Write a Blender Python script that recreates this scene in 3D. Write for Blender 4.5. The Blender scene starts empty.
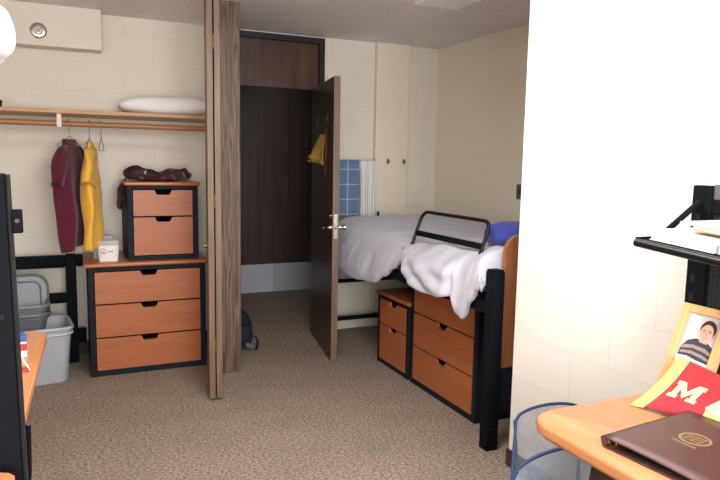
import bpy, bmesh, math, random
from mathutils import Vector, Matrix, noise
random.seed(7)
PI = math.pi
R = math.radians
scene = bpy.context.scene
COL = scene.collection

# ------------------------------------------------------------------ materials
def new_mat(name):
    m = bpy.data.materials.new(name)
    m.use_nodes = True
    nt = m.node_tree
    b = nt.nodes['Principled BSDF']
    return m, nt, b

def srgb(r, g, b):
    def c(v):
        v /= 255.0
        return v / 12.92 if v <= 0.04045 else ((v + 0.055) / 1.055) ** 2.4
    return (c(r), c(g), c(b), 1.0)

def node(nt, t, **k):
    n = nt.nodes.new(t)
    for a, v in k.items():
        setattr(n, a, v)
    return n

def mapping(nt, scale=(1, 1, 1), rot=(0, 0, 0), coord='Object', loc=(0, 0, 0)):
    tc = node(nt, 'ShaderNodeTexCoord')
    mp = node(nt, 'ShaderNodeMapping')
    mp.inputs['Scale'].default_value = scale
    mp.inputs['Rotation'].default_value = rot
    mp.inputs['Location'].default_value = loc
    nt.links.new(tc.outputs[coord], mp.inputs['Vector'])
    return mp.outputs['Vector']

def ramp(nt, fac, stops):
    r = node(nt, 'ShaderNodeValToRGB')
    e = r.color_ramp.elements
    e[0].position, e[0].color = stops[0]
    e[1].position, e[1].color = stops[-1]
    for p, c in stops[1:-1]:
        n = e.new(p)
        n.color = c
    nt.links.new(fac, r.inputs['Fac'])
    return r.outputs['Color']

def bump(nt, b, height, strength=0.2, dist=0.01):
    n = node(nt, 'ShaderNodeBump')
    n.inputs['Strength'].default_value = strength
    n.inputs['Distance'].default_value = dist
    nt.links.new(height, n.inputs['Height'])
    nt.links.new(n.outputs['Normal'], b.inputs['Normal'])

def plain(name, col, rough=0.5, metal=0.0, var=0.06, scale=12.0, bmp=0.0, spec=0.4, bscale=None):
    m, nt, b = new_mat(name)
    v = mapping(nt, (1, 1, 1))
    nz = node(nt, 'ShaderNodeTexNoise')
    nz.inputs['Scale'].default_value = scale
    nz.inputs['Detail'].default_value = 4
    nt.links.new(v, nz.inputs['Vector'])
    lo = tuple(c * (1 - var) for c in col[:3]) + (1,)
    hi = tuple(min(1, c * (1 + var)) for c in col[:3]) + (1,)
    nt.links.new(ramp(nt, nz.outputs['Fac'], [(0.3, lo), (0.7, hi)]), b.inputs['Base Color'])
    b.inputs['Roughness'].default_value = rough
    b.inputs['Metallic'].default_value = metal
    b.inputs['Specular IOR Level'].default_value = spec
    if bmp:
        n2 = node(nt, 'ShaderNodeTexNoise')
        n2.inputs['Scale'].default_value = bscale or scale * 4
        n2.inputs['Detail'].default_value = 3
        nt.links.new(v, n2.inputs['Vector'])
        bump(nt, b, n2.outputs['Fac'], bmp, 0.004)
    return m

def wood(name, dark, light, grain=(3, 60, 60), rough=0.45, wave=0.0, bmp=0.05, contrast=(0.3, 0.7)):
    """long streaks: small scale number = along the grain"""
    m, nt, b = new_mat(name)
    v = mapping(nt, grain)
    nz = node(nt, 'ShaderNodeTexNoise')
    nz.inputs['Scale'].default_value = 1.0
    nz.inputs['Detail'].default_value = 5
    nz.inputs['Roughness'].default_value = 0.65
    nz.inputs['Distortion'].default_value = 0.6
    nt.links.new(v, nz.inputs['Vector'])
    fac = nz.outputs['Fac']
    if wave:
        v2 = mapping(nt, tuple(g * wave for g in grain))
        n3 = node(nt, 'ShaderNodeTexNoise')
        n3.inputs['Scale'].default_value = 1.0
        n3.inputs['Detail'].default_value = 2
        nt.links.new(v2, n3.inputs['Vector'])
        mul = node(nt, 'ShaderNodeMath', operation='MULTIPLY')
        mul.inputs[1].default_value = 9.0
        nt.links.new(n3.outputs['Fac'], mul.inputs[0])
        fr = node(nt, 'ShaderNodeMath', operation='PINGPONG')
        fr.inputs[1].default_value = 0.5
        nt.links.new(mul.outputs[0], fr.inputs[0])
        mx = node(nt, 'ShaderNodeMath', operation='ADD')
        nt.links.new(fr.outputs[0], mx.inputs[0])
        nt.links.new(nz.outputs['Fac'], mx.inputs[1])
        hf = node(nt, 'ShaderNodeMath', operation='MULTIPLY')
        hf.inputs[1].default_value = 0.66
        nt.links.new(mx.outputs[0], hf.inputs[0])
        fac = hf.outputs[0]
    mid = tuple((a + c) / 2 for a, c in zip(dark, light))
    nt.links.new(ramp(nt, fac, [(contrast[0], dark), (0.5, mid), (contrast[1], light)]), b.inputs['Base Color'])
    b.inputs['Roughness'].default_value = rough
    if bmp:
        bump(nt, b, fac, bmp, 0.003)
    return m

def block_wall(name, axis, col, mort, offset, row0, bmp=0.35):
    """painted concrete block in courses, axis = horizontal world axis of the wall"""
    m, nt, b = new_mat(name)
    tc = node(nt, 'ShaderNodeTexCoord')
    sp = node(nt, 'ShaderNodeSeparateXYZ')
    nt.links.new(tc.outputs['Object'], sp.inputs[0])
    a1 = node(nt, 'ShaderNodeMath', operation='ADD'); a1.inputs[1].default_value = offset
    a2 = node(nt, 'ShaderNodeMath', operation='ADD'); a2.inputs[1].default_value = row0
    nt.links.new(sp.outputs[axis], a1.inputs[0])
    nt.links.new(sp.outputs['Z'], a2.inputs[0])
    cb = node(nt, 'ShaderNodeCombineXYZ')
    nt.links.new(a1.outputs[0], cb.inputs[0]); nt.links.new(a2.outputs[0], cb.inputs[1])
    br = node(nt, 'ShaderNodeTexBrick')
    br.offset = 0.5
    br.inputs['Scale'].default_value = 1.0
    br.inputs['Brick Width'].default_value = 0.405
    br.inputs['Row Height'].default_value = 0.2075
    br.inputs['Mortar Size'].default_value = 0.0035
    br.inputs['Mortar Smooth'].default_value = 0.6
    br.inputs['Color1'].default_value = col
    br.inputs['Color2'].default_value = tuple(c * 0.975 for c in col[:3]) + (1,)
    br.inputs['Mortar'].default_value = mort
    nt.links.new(cb.outputs[0], br.inputs['Vector'])
    nz = node(nt, 'ShaderNodeTexNoise')
    nz.inputs['Scale'].default_value = 60; nz.inputs['Detail'].default_value = 5
    nt.links.new(tc.outputs['Object'], nz.inputs['Vector'])
    nt.links.new(br.outputs['Color'], b.inputs['Base Color'])
    inv = node(nt, 'ShaderNodeMath', operation='MULTIPLY'); inv.inputs[1].default_value = -1.0
    nt.links.new(br.outputs['Fac'], inv.inputs[0])
    nm = node(nt, 'ShaderNodeMath', operation='MULTIPLY'); nm.inputs[1].default_value = 0.25
    nt.links.new(nz.outputs['Fac'], nm.inputs[0])
    ad = node(nt, 'ShaderNodeMath', operation='ADD')
    nt.links.new(inv.outputs[0], ad.inputs[0]); nt.links.new(nm.outputs[0], ad.inputs[1])
    bump(nt, b, ad.outputs[0], bmp, 0.004)
    b.inputs['Roughness'].default_value = 0.55
    b.inputs['Specular IOR Level'].default_value = 0.3
    return m

def carpet_mat():
    m, nt, b = new_mat('carpet')
    v = mapping(nt, (1, 1, 1))
    n1 = node(nt, 'ShaderNodeTexNoise')
    n1.inputs['Scale'].default_value = 85; n1.inputs['Detail'].default_value = 3; n1.inputs['Roughness'].default_value = 0.7
    nt.links.new(mapping(nt, (0.75, 1.25, 1)), n1.inputs['Vector'])
    c1 = ramp(nt, n1.outputs['Fac'], [(0.36, srgb(56, 48, 44)), (0.45, srgb(118, 103, 92)), (0.51, srgb(148, 132, 118)), (0.57, srgb(172, 156, 138)), (0.66, srgb(206, 192, 174))])
    n2 = node(nt, 'ShaderNodeTexNoise')
    n2.inputs['Scale'].default_value = 70; n2.inputs['Detail'].default_value = 2
    nt.links.new(mapping(nt, (1, 1, 1), loc=(3.1, 8.4, 0)), n2.inputs['Vector'])
    c2 = ramp(nt, n2.outputs['Fac'], [(0.40, srgb(98, 112, 110)), (0.5, srgb(134, 124, 116)), (0.60, srgb(164, 128, 110))])
    mx = node(nt, 'ShaderNodeMix', data_type='RGBA')
    mx.inputs['Factor'].default_value = 0.45
    nt.links.new(c1, mx.inputs[6]); nt.links.new(c2, mx.inputs[7])
    n3 = node(nt, 'ShaderNodeTexNoise')
    n3.inputs['Scale'].default_value = 3.0; n3.inputs['Detail'].default_value = 3
    nt.links.new(v, n3.inputs['Vector'])
    c3 = ramp(nt, n3.outputs['Fac'], [(0.3, (0.9, 0.9, 0.9, 1)), (0.7, (1.06, 1.05, 1.04, 1))])
    mu = node(nt, 'ShaderNodeMix', data_type='RGBA', blend_type='MULTIPLY')
    mu.inputs['Factor'].default_value = 1.0
    nt.links.new(mx.outputs[2], mu.inputs[6]); nt.links.new(c3, mu.inputs[7])
    nt.links.new(mu.outputs[2], b.inputs['Base Color'])
    b.inputs['Roughness'].default_value = 0.95
    b.inputs['Specular IOR Level'].default_value = 0.1
    bump(nt, b, n1.outputs['Fac'], 0.35, 0.006)
    return m

def ceiling_mat():
    m, nt, b = new_mat('ceiling_tile')
    tc = node(nt, 'ShaderNodeTexCoord')
    sn = node(nt, 'ShaderNodeVectorMath', operation='SNAP')
    sn.inputs[1].default_value = (0.305, 0.305, 10)
    nt.links.new(mapping(nt, (1, 1, 1), loc=(0.10, 0.28, 5.0)), sn.inputs[0])
    wn = node(nt, 'ShaderNodeTexWhiteNoise')
    nt.links.new(sn.outputs[0], wn.inputs['Vector'])
    c1 = ramp(nt, wn.outputs['Value'], [(0.0, srgb(238, 232, 232)), (1.0, srgb(246, 240, 240))])
    nz = node(nt, 'ShaderNodeTexNoise')
    nz.inputs['Scale'].default_value = 45; nz.inputs['Detail'].default_value = 5
    nt.links.new(tc.outputs['Object'], nz.inputs['Vector'])
    c2 = ramp(nt, nz.outputs['Fac'], [(0.3, (0.86, 0.86, 0.86, 1)), (0.7, (1, 1, 1, 1))])
    mu = node(nt, 'ShaderNodeMix', data_type='RGBA', blend_type='MULTIPLY')
    mu.inputs['Factor'].default_value = 1.0
    nt.links.new(c1, mu.inputs[6]); nt.links.new(c2, mu.inputs[7])
    nt.links.new(mu.outputs[2], b.inputs['Base Color'])
    bump(nt, b, nz.outputs['Fac'], 0.4, 0.006)
    b.inputs['Roughness'].default_value = 0.95
    return m

def cloth(name, col, var=0.05, weave=0.15, rough=0.9, sheen=0.2):
    m, nt, b = new_mat(name)
    v = mapping(nt, (1, 1, 1))
    nz = node(nt, 'ShaderNodeTexNoise')
    nz.inputs['Scale'].default_value = 9; nz.inputs['Detail'].default_value = 5
    nt.links.new(v, nz.inputs['Vector'])
    lo = tuple(c * (1 - var) for c in col[:3]) + (1,)
    hi = tuple(min(1, c * (1 + var)) for c in col[:3]) + (1,)
    nt.links.new(ramp(nt, nz.outputs['Fac'], [(0.3, lo), (0.7, hi)]), b.inputs['Base Color'])
    b.inputs['Roughness'].default_value = rough
    b.inputs['Specular IOR Level'].default_value = 0.15
    b.inputs['Sheen Weight'].default_value = sheen
    bump(nt, b, nz.outputs['Fac'], weave, 0.02)
    return m

def grid_cloth(name, base, line, sx, sz, wid=0.06):
    """solid cloth with a checked grid of thin pale lines"""
    m, nt, b = new_mat(name)
    tc = node(nt, 'ShaderNodeTexCoord')
    sp = node(nt, 'ShaderNodeSeparateXYZ')
    nt.links.new(tc.outputs['Object'], sp.inputs[0])
    outs = []
    for ax, s in (('X', sx), ('Z', sz)):
        d = node(nt, 'ShaderNodeMath', operation='DIVIDE'); d.inputs[1].default_value = s
        nt.links.new(sp.outputs[ax], d.inputs[0])
        f = node(nt, 'ShaderNodeMath', operation='FRACT')
        nt.links.new(d.outputs[0], f.inputs[0])
        l = node(nt, 'ShaderNodeMath', operation='LESS_THAN'); l.inputs[1].default_value = wid
        nt.links.new(f.outputs[0], l.inputs[0])
        outs.append(l.outputs[0])
    mxm = node(nt, 'ShaderNodeMath', operation='MAXIMUM')
    nt.links.new(outs[0], mxm.inputs[0]); nt.links.new(outs[1], mxm.inputs[1])
    nt.links.new(ramp(nt, mxm.outputs[0], [(0.0, base), (1.0, line)]), b.inputs['Base Color'])
    b.inputs['Roughness'].default_value = 0.95
    return m

def stripe_cloth(name, base, line, s, wid=0.12):
    m, nt, b = new_mat(name)
    tc = node(nt, 'ShaderNodeTexCoord')
    sp = node(nt, 'ShaderNodeSeparateXYZ')
    nt.links.new(tc.outputs['Object'], sp.inputs[0])
    d = node(nt, 'ShaderNodeMath', operation='DIVIDE'); d.inputs[1].default_value = s
    nt.links.new(sp.outputs['X'], d.inputs[0])
    f = node(nt, 'ShaderNodeMath', operation='FRACT'); nt.links.new(d.outputs[0], f.inputs[0])
    l = node(nt, 'ShaderNodeMath', operation='LESS_THAN'); l.inputs[1].default_value = wid
    nt.links.new(f.outputs[0], l.inputs[0])
    nt.links.new(ramp(nt, l.outputs[0], [(0.0, base), (1.0, line)]), b.inputs['Base Color'])
    b.inputs['Roughness'].default_value = 0.95
    return m

def paisley_cloth(name):
    m, nt, b = new_mat(name)
    vo = node(nt, 'ShaderNodeTexNoise')
    vo.inputs['Scale'].default_value = 16; vo.inputs['Detail'].default_value = 4; vo.inputs['Distortion'].default_value = 1.4
    nt.links.new(mapping(nt, (1, 1, 1)), vo.inputs['Vector'])
    nt.links.new(ramp(nt, vo.outputs['Fac'], [(0.35, srgb(34, 18, 26)), (0.5, srgb(62, 26, 38)), (0.57, srgb(38, 22, 30)), (0.61, srgb(60, 36, 46)), (0.65, srgb(170, 146, 142))]), b.inputs['Base Color'])
    b.inputs['Roughness'].default_value = 0.8
    return m

def translucent(name, col, alpha, rough=0.5):
    m, nt, b = new_mat(name)
    nz = node(nt, 'ShaderNodeTexNoise'); nz.inputs['Scale'].default_value = 20
    nt.links.new(mapping(nt), nz.inputs['Vector'])
    lo = tuple(c * 0.94 for c in col[:3]) + (1,)
    nt.links.new(ramp(nt, nz.outputs['Fac'], [(0.3, lo), (0.7, col)]), b.inputs['Base Color'])
    b.inputs['Roughness'].default_value = rough
    b.inputs['Alpha'].default_value = alpha
    return m

def mesh_fabric(name, col, pitch=0.005, hole=0.72):
    """open net: threads with see-through holes"""
    m, nt, b = new_mat(name)
    vo = node(nt, 'ShaderNodeTexVoronoi', feature='DISTANCE_TO_EDGE')
    vo.inputs['Scale'].default_value = 1.0 / pitch
    nt.links.new(mapping(nt), vo.inputs['Vector'])
    lt = node(nt, 'ShaderNodeMath', operation='LESS_THAN'); lt.inputs[1].default_value = 0.14
    nt.links.new(vo.outputs['Distance'], lt.inputs[0])
    mr = node(nt, 'ShaderNodeMapRange')
    mr.inputs['To Min'].default_value = 1 - hole - 0.12; mr.inputs['To Max'].default_value = 0.8
    nt.links.new(lt.outputs[0], mr.inputs['Value'])
    nt.links.new(mr.outputs['Result'], b.inputs['Alpha'])
    b.inputs['Base Color'].default_value = col
    b.inputs['Roughness'].default_value = 0.8
    return m

def perforated(name, col, hole, pitch):
    m, nt, b = new_mat(name)
    tc = node(nt, 'ShaderNodeTexCoord')
    sc = node(nt, 'ShaderNodeVectorMath', operation='SCALE'); sc.inputs['Scale'].default_value = 1.0 / pitch
    nt.links.new(tc.outputs['Object'], sc.inputs[0])
    fr = node(nt, 'ShaderNodeVectorMath', operation='FRACTION'); nt.links.new(sc.outputs[0], fr.inputs[0])
    sp = node(nt, 'ShaderNodeSeparateXYZ'); nt.links.new(fr.outputs[0], sp.inputs[0])
    cb = node(nt, 'ShaderNodeCombineXYZ')
    nt.links.new(sp.outputs['Y'], cb.inputs[0]); nt.links.new(sp.outputs['Z'], cb.inputs[1])
    ds = node(nt, 'ShaderNodeVectorMath', operation='DISTANCE'); ds.inputs[1].default_value = (0.5, 0.5, 0)
    nt.links.new(cb.outputs[0], ds.inputs[0])
    lt = node(nt, 'ShaderNodeMath', operation='LESS_THAN'); lt.inputs[1].default_value = 0.3
    nt.links.new(ds.outputs['Value'], lt.inputs[0])
    nt.links.new(ramp(nt, lt.outputs[0], [(0.0, col), (1.0, hole)]), b.inputs['Base Color'])
    b.inputs['Roughness'].default_value = 0.5
    return m

WALL = srgb(224, 218, 206)
M = {}
M['wall_back'] = block_wall('wall_paint_back', 'X', WALL, srgb(216, 210, 197), 0.02, -0.037, .12)
M['wall_side'] = block_wall('wall_paint_side', 'Y', srgb(238, 230, 212), srgb(230, 222, 203), 0.02, -0.037, .12)
M['wall_near'] = block_wall('wall_paint_near', 'Y', srgb(238, 233, 225), srgb(229, 222, 213), 0.23, -0.037, 0.10)
M['smooth_paint'] = plain('smooth_cream_paint', srgb(226, 218, 200), 0.5, var=0.02)
M['soffit_paint'] = plain('soffit_paint', srgb(222, 214, 203), 0.55, var=0.02)
M['ceiling'] = ceiling_mat()
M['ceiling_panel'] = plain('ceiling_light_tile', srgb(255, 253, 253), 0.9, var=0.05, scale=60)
M['carpet'] = carpet_mat()
M['oak'] = wood('brown_oak', srgb(60, 44, 34), srgb(120, 96, 78), (70, 70, 3.0), 0.5, wave=0.28, bmp=0.1, contrast=(0.3, 0.74))
M['oak_edge'] = wood('brown_oak_edge', srgb(80, 61, 46), srgb(122, 99, 80), (90, 90, 3), 0.5, bmp=0.06)
M['door_wood'] = wood('dark_walnut', srgb(38, 25, 21), srgb(76, 54, 44), (38, 38, 1.4), 0.35, bmp=0.04)
M['hall_wood'] = wood('hall_dark_wood', srgb(40, 29, 24), srgb(70, 53, 44), (24, 24, 0.8), 0.4, bmp=0.03)
M['transom_wood'] = wood('transom_wood', srgb(56, 36, 29), srgb(84, 58, 47), (30, 30, 1.2), 0.4, bmp=0.03)
M['frame_dark'] = plain('dark_frame_paint', srgb(36, 32, 34), 0.45)
M['drawer'] = wood('cherry_drawer_front', srgb(154, 86, 50), srgb(171, 101, 62), (2.2, 30, 42), 0.42, bmp=0.02)
M['cherry_top'] = wood('cherry_top', srgb(154, 88, 54), srgb(178, 110, 70), (2.2, 30, 42), 0.34, bmp=0.02)
M['desk_wood'] = wood('maple_desk_top', srgb(188, 124, 78), srgb(208, 146, 98), (30, 2.0, 40), 0.32, bmp=0.01)
M['desk_edge'] = plain('maple_edge', srgb(190, 122, 70), 0.28, var=0.03)
M['shelf_wood'] = wood('oak_shelf', srgb(160, 112, 66), srgb(196, 150, 100), (2, 40, 40), 0.45)
M['rod_wood'] = wood('rod_wood', srgb(138, 92, 54), srgb(176, 126, 80), (2, 50, 50), 0.45)
M['headboard'] = wood('headboard_wood', srgb(138, 86, 54), srgb(160, 106, 68), (40, 40, 2), 0.4)
M['black'] = plain('black_powder_coat', srgb(17, 19, 24), 0.7, var=0.08, scale=30, bmp=0.05, spec=.07)
M['case_black'] = plain('black_case_panel', srgb(27, 32, 42), 0.6, var=0.06, scale=20, spec=.12)
M['black_gloss'] = plain('black_tube', srgb(18, 18, 20), 0.35, spec=.25)
M['chrome'] = plain('brushed_chrome', srgb(205, 202, 198), 0.22, 1.0, var=0.03)
M['steel'] = plain('steel_wire', srgb(130, 126, 124), 0.35, 0.8)
M['brass'] = plain('aged_brass', srgb(140, 112, 66), 0.4, 0.9)
M['white_metal'] = plain('white_metal', srgb(214, 208, 198), 0.5)
M['comforter'] = cloth('grey_white_comforter', srgb(184, 184, 197), 0.02, 0.06)
M['sheet'] = cloth('pale_sheet', srgb(186, 190, 198), 0.03)
M['pillow'] = cloth('white_pillowcase', srgb(232, 230, 232), 0.02)
M['pillow_grey'] = cloth('pale_grey_pillowcase', srgb(206, 206, 214), 0.04)
M['mattress'] = cloth('mattress_cover', srgb(150, 156, 168), 0.04)
M['royal'] = cloth('royal_blue_cloth', srgb(58, 66, 142), 0.12)
M['maroon'] = cloth('maroon_jersey', srgb(82, 24, 44), 0.12, 0.1)
M['maroon_trim'] = cloth('maroon_rib', srgb(78, 22, 44), 0.08, 0.1)
M['gold'] = cloth('gold_jersey', srgb(222, 170, 58), 0.06, 0.1)
M['gold_trim'] = cloth('gold_rib', srgb(212, 158, 36), 0.05, 0.1)
M['bundle'] = paisley_cloth('dark_patterned_cloth')
M['towel_blue'] = grid_cloth('blue_checked_towel', srgb(98, 124, 156), srgb(172, 188, 204), 0.125, 0.125)
M['towel_white'] = stripe_cloth('white_striped_towel', srgb(226, 224, 222), srgb(160, 174, 196), 0.066, 0.09)
M['tote'] = translucent('clear_tote_plastic', srgb(176, 182, 194), 0.93, 0.35)
M['tote_rim'] = translucent('clear_tote_rim', srgb(194, 198, 208), 0.92, 0.3)
M['grey_plastic'] = plain('grey_plastic', srgb(94, 99, 108), 0.4, var=0.04)
M['grey_plastic_light'] = plain('grey_plastic_light', srgb(112, 117, 126), 0.38, var=0.04)
M['tub'] = plain('white_tub', srgb(226, 224, 226), 0.35, var=0.02)
M['tub_clear'] = translucent('clear_tub_wall', srgb(214, 214, 220), 0.55, 0.25)
M['red_ink'] = plain('red_ink', srgb(206, 92, 92), 0.6)
M['green_ink'] = plain('green_ink', srgb(108, 134, 96), 0.6)
M['hook'] = plain('dull_hook_metal', srgb(120, 106, 92), 0.4, 0.7)
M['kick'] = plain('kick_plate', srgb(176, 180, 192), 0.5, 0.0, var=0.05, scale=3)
M['kick_dark'] = plain('kick_plate_darker', srgb(158, 160, 168), 0.5, 0.0, var=0.05, scale=3)  # right stretch of the kick plate, a darker grey
M['base_dark'] = plain('dark_vinyl_base', srgb(62, 50, 44), 0.5)
M['tag_yellow'] = plain('yellow_paper', srgb(186, 150, 72), 0.7, var=0.14, scale=16)
M['red_cord'] = plain('dark_red_cord', srgb(84, 26, 20), 0.7)
M['mesh_blue'] = mesh_fabric('blue_net', srgb(170, 186, 206))
M['mesh_solid'] = translucent('blue_nylon', srgb(92, 134, 184), 0.82, 0.6)
M['navy'] = plain('navy_binding', srgb(44, 62, 100), 0.6)
M['pink'] = cloth('pink_laundry', srgb(206, 130, 140), 0.1)
M['leather'] = plain('dark_brown_leather', srgb(64, 40, 34), 0.45, var=0.1, bmp=0.1)
M['folder'] = plain('maroon_brown_leatherette', srgb(84, 56, 54), 0.42, var=0.06, bmp=0.15, bscale=240)
M['gold_foil'] = plain('gold_foil', srgb(172, 148, 112), 0.4, 0.3)
M['felt_red'] = cloth('red_felt', srgb(172, 48, 58), 0.05, 0.1)
M['felt_yellow'] = cloth('yellow_felt', srgb(240, 212, 118), 0.04, 0.1)
M['felt_cream'] = cloth('cream_felt', srgb(234, 220, 160), 0.03, 0.05)
M['frame_wood'] = wood('light_picture_frame', srgb(206, 160, 104), srgb(228, 186, 130), (40, 3, 3), 0.45)
M['photo_bg'] = plain('photo_background', srgb(196, 194, 200), 0.35, var=0.1, scale=22)
M['photo_skin'] = plain('photo_skin', srgb(224, 168, 146), 0.35)
M['photo_hair'] = plain('photo_hair', srgb(58, 40, 38), 0.35)
M['photo_sweater'] = plain('photo_sweater', srgb(62, 64, 82), 0.35)
M['photo_band'] = plain('photo_sweater_band', srgb(158, 142, 132), 0.35, var=0.3, scale=200)
M['photo_white'] = plain('photo_white', srgb(240, 238, 238), 0.35)
M['photo_pink'] = plain('photo_mouth', srgb(196, 106, 106), 0.35)
M['paper'] = plain('white_paper', srgb(240, 238, 232), 0.7, var=0.02)
M['book_tan'] = plain('tan_book', srgb(206, 168, 122), 0.6)
M['book_blue'] = plain('pale_blue_book', srgb(176, 190, 210), 0.5)
M['book_pink'] = plain('printed_cover', srgb(218, 198, 204), 0.5, var=0.2, scale=25)
M['ink_blue'] = plain('blue_print', srgb(56, 84, 150), 0.5)
M['ink_red'] = plain('red_print', srgb(200, 50, 62), 0.5)
M['backpack'] = plain('black_nylon', srgb(24, 27, 36), 0.7, bmp=0.1)
M['perf'] = perforated('perforated_black_sheet', srgb(34, 36, 40), srgb(8, 8, 9), 0.016)
M['dark_plate'] = plain('dark_grey_plate', srgb(92, 86, 82), 0.5)
M['glass'] = translucent('window_glass', (0.9, 0.95, 1, 1), 0.06, 0.02)
M['void'] = plain('shadow_black', srgb(12, 12, 13), 0.8)

# ------------------------------------------------------------------ geometry
def box(bm, x0, x1, y0, y1, z0, z1, bev=0.0, seg=2):
    vs = [bm.verts.new(p) for p in ((x0, y0, z0), (x1, y0, z0), (x1, y1, z0), (x0, y1, z0),
                                    (x0, y0, z1), (x1, y0, z1), (x1, y1, z1), (x0, y1, z1))]
    fs = [bm.faces.new([vs[i] for i in q]) for q in ((3, 2, 1, 0), (4, 5, 6, 7), (0, 1, 5, 4), (1, 2, 6, 5), (2, 3, 7, 6), (3, 0, 4, 7))]
    if bev:
        es = list({e for f in fs for e in f.edges})
        bmesh.ops.bevel(bm, geom=es, offset=bev, segments=seg, profile=0.5, affect='EDGES')
    return bm

def frame_of(d):
    d = d.normalized()
    a = Vector((0, 0, 1)) if abs(d.z) < 0.9 else Vector((1, 0, 0))
    u = d.cross(a).normalized()
    return u, d.cross(u).normalized()

def tube(bm, pts, r, n=10, closed=False, caps=True):
    pts = [Vector(p) for p in pts]
    rs = r if isinstance(r, (list, tuple)) else [r] * len(pts)
    rings = []
    prev = None
    for i, p in enumerate(pts):
        if closed:
            d = pts[(i + 1) % len(pts)] - pts[i - 1]
        else:
            d = pts[min(i + 1, len(pts) - 1)] - pts[max(i - 1, 0)]
        if prev is None:
            u, v = frame_of(d)
        else:
            dn = d.normalized()
            u = (prev - dn * prev.dot(dn)).normalized()
            v = dn.cross(u)
        prev = u
        rings.append([bm.verts.new(p + (u * math.cos(2 * PI * k / n) + v * math.sin(2 * PI * k / n)) * rs[i]) for k in range(n)])
    m = len(rings)
    for i in range(m if closed else m - 1):
        a, b = rings[i], rings[(i + 1) % m]
        for k in range(n):
            bm.faces.new((a[k], a[(k + 1) % n], b[(k + 1) % n], b[k]))
    if caps and not closed:
        bm.faces.new(rings[0][::-1]); bm.faces.new(rings[-1])
    return bm

def cyl(bm, p0, p1, r, n=16):
    return tube(bm, [p0, p1], r, n)

def prism(bm, poly, f, w0, w1):
    a = [bm.verts.new(f(u, v, w0)) for u, v in poly]
    b = [bm.verts.new(f(u, v, w1)) for u, v in poly]
    bm.faces.new(a[::-1]); bm.faces.new(b)
    n = len(poly)
    for i in range(n):
        bm.faces.new((a[i], a[(i + 1) % n], b[(i + 1) % n], b[i]))
    return bm

def grid(bm, f, nu, nv, wrap_u=False):
    vs = [[bm.verts.new(f(i / (nu if wrap_u else nu - 1), j / (nv - 1))) for j in range(nv)] for i in range(nu)]
    for i in range(nu if wrap_u else nu - 1):
        for j in range(nv - 1):
            a, b = vs[i], vs[(i + 1) % nu]
            bm.faces.new((a[j], b[j], b[j + 1], a[j + 1]))
    return vs

def rrect(w, h, r, n=6, cx=0, cy=0):
    out = []
    for sx, sy, a0 in ((1, 1, 0), (-1, 1, 90), (-1, -1, 180), (1, -1, 270)):
        for k in range(n + 1):
            a = R(a0 + 90 * k / n)
            out.append((cx + sx * (w / 2 - r) + r * math.cos(a), cy + sy * (h / 2 - r) + r * math.sin(a)))
    return out

def loft(bm, rings, cap0=True, cap1=True):
    vr = [[bm.verts.new(p) for p in ring] for ring in rings]
    n = len(vr[0])
    for a, b in zip(vr, vr[1:]):
        for k in range(n):
            bm.faces.new((a[k], a[(k + 1) % n], b[(k + 1) % n], b[k]))
    if cap0: bm.faces.new(vr[0][::-1])
    if cap1: bm.faces.new(vr[-1])

def obj(name, bm, mat, parent=None, smooth=False, loc=None, rotz=None, solid=0.0, sub=0, angle=40, soff=0.0):
    bmesh.ops.recalc_face_normals(bm, faces=bm.faces)
    me = bpy.data.meshes.new(name)
    bm.to_mesh(me); bm.free()
    mats = mat if isinstance(mat, (list, tuple)) else [mat]
    for k in mats:
        me.materials.append(M[k])
    if smooth:
        me.polygons.foreach_set('use_smooth', [True] * len(me.polygons))
        me.set_sharp_from_angle(angle=R(angle))
    o = bpy.data.objects.new(name, me)
    COL.objects.link(o)
    if parent: o.parent = parent
    if loc: o.location = loc
    if rotz: o.rotation_euler.z = rotz
    if solid:
        s = o.modifiers.new('thickness', 'SOLIDIFY'); s.thickness = solid; s.offset = soff
    if sub:
        s = o.modifiers.new('smooth', 'SUBSURF'); s.levels = sub; s.render_levels = sub
    return o

def B(): return bmesh.new()
def bx(*a, **k): return box(B(), *a, **k)

def tag(o, label, cat, group=None):
    o['label'] = label; o['category'] = cat
    if group: o['group'] = group
    return o

def thing(name, label, cat, loc=(0, 0, 0), rotz=0, group=None, rot=None):
    o = bpy.data.objects.new(name, None)
    o.empty_display_size = 0.1
    COL.objects.link(o)
    o.location = loc
    o.rotation_euler = rot if rot else (0, 0, rotz)
    return tag(o, label, cat, group)

def struct(name, bm, mat, parent=None, **k):
    o = obj(name, bm, mat, parent, **k)
    if not parent: o['kind'] = 'structure'
    return o

def dup(root, loc, rotz, label):
    r = root.copy(); COL.objects.link(r); r.location = loc; r.rotation_euler = (0, 0, rotz); r['label'] = label
    for ch in list(root.children):
        c = ch.copy(); COL.objects.link(c); c.parent = r
        for g in list(ch.children):
            d = g.copy(); COL.objects.link(d); d.parent = c
    return r

# ------------------------------------------------------------------ room shell
CEIL = 2.445
XL, XN, XR = -1.75, 1.885, 3.02
YB, YR = 5.04, -1.7
struct('floor', bx(XL - .1, XR + .1, YR - .1, 7.0, -.1, 0), 'carpet')
struct('ceiling', bx(XL - .1, XR + .1, YR - .1, 7.0, CEIL, CEIL + .1), 'ceiling')
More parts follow.
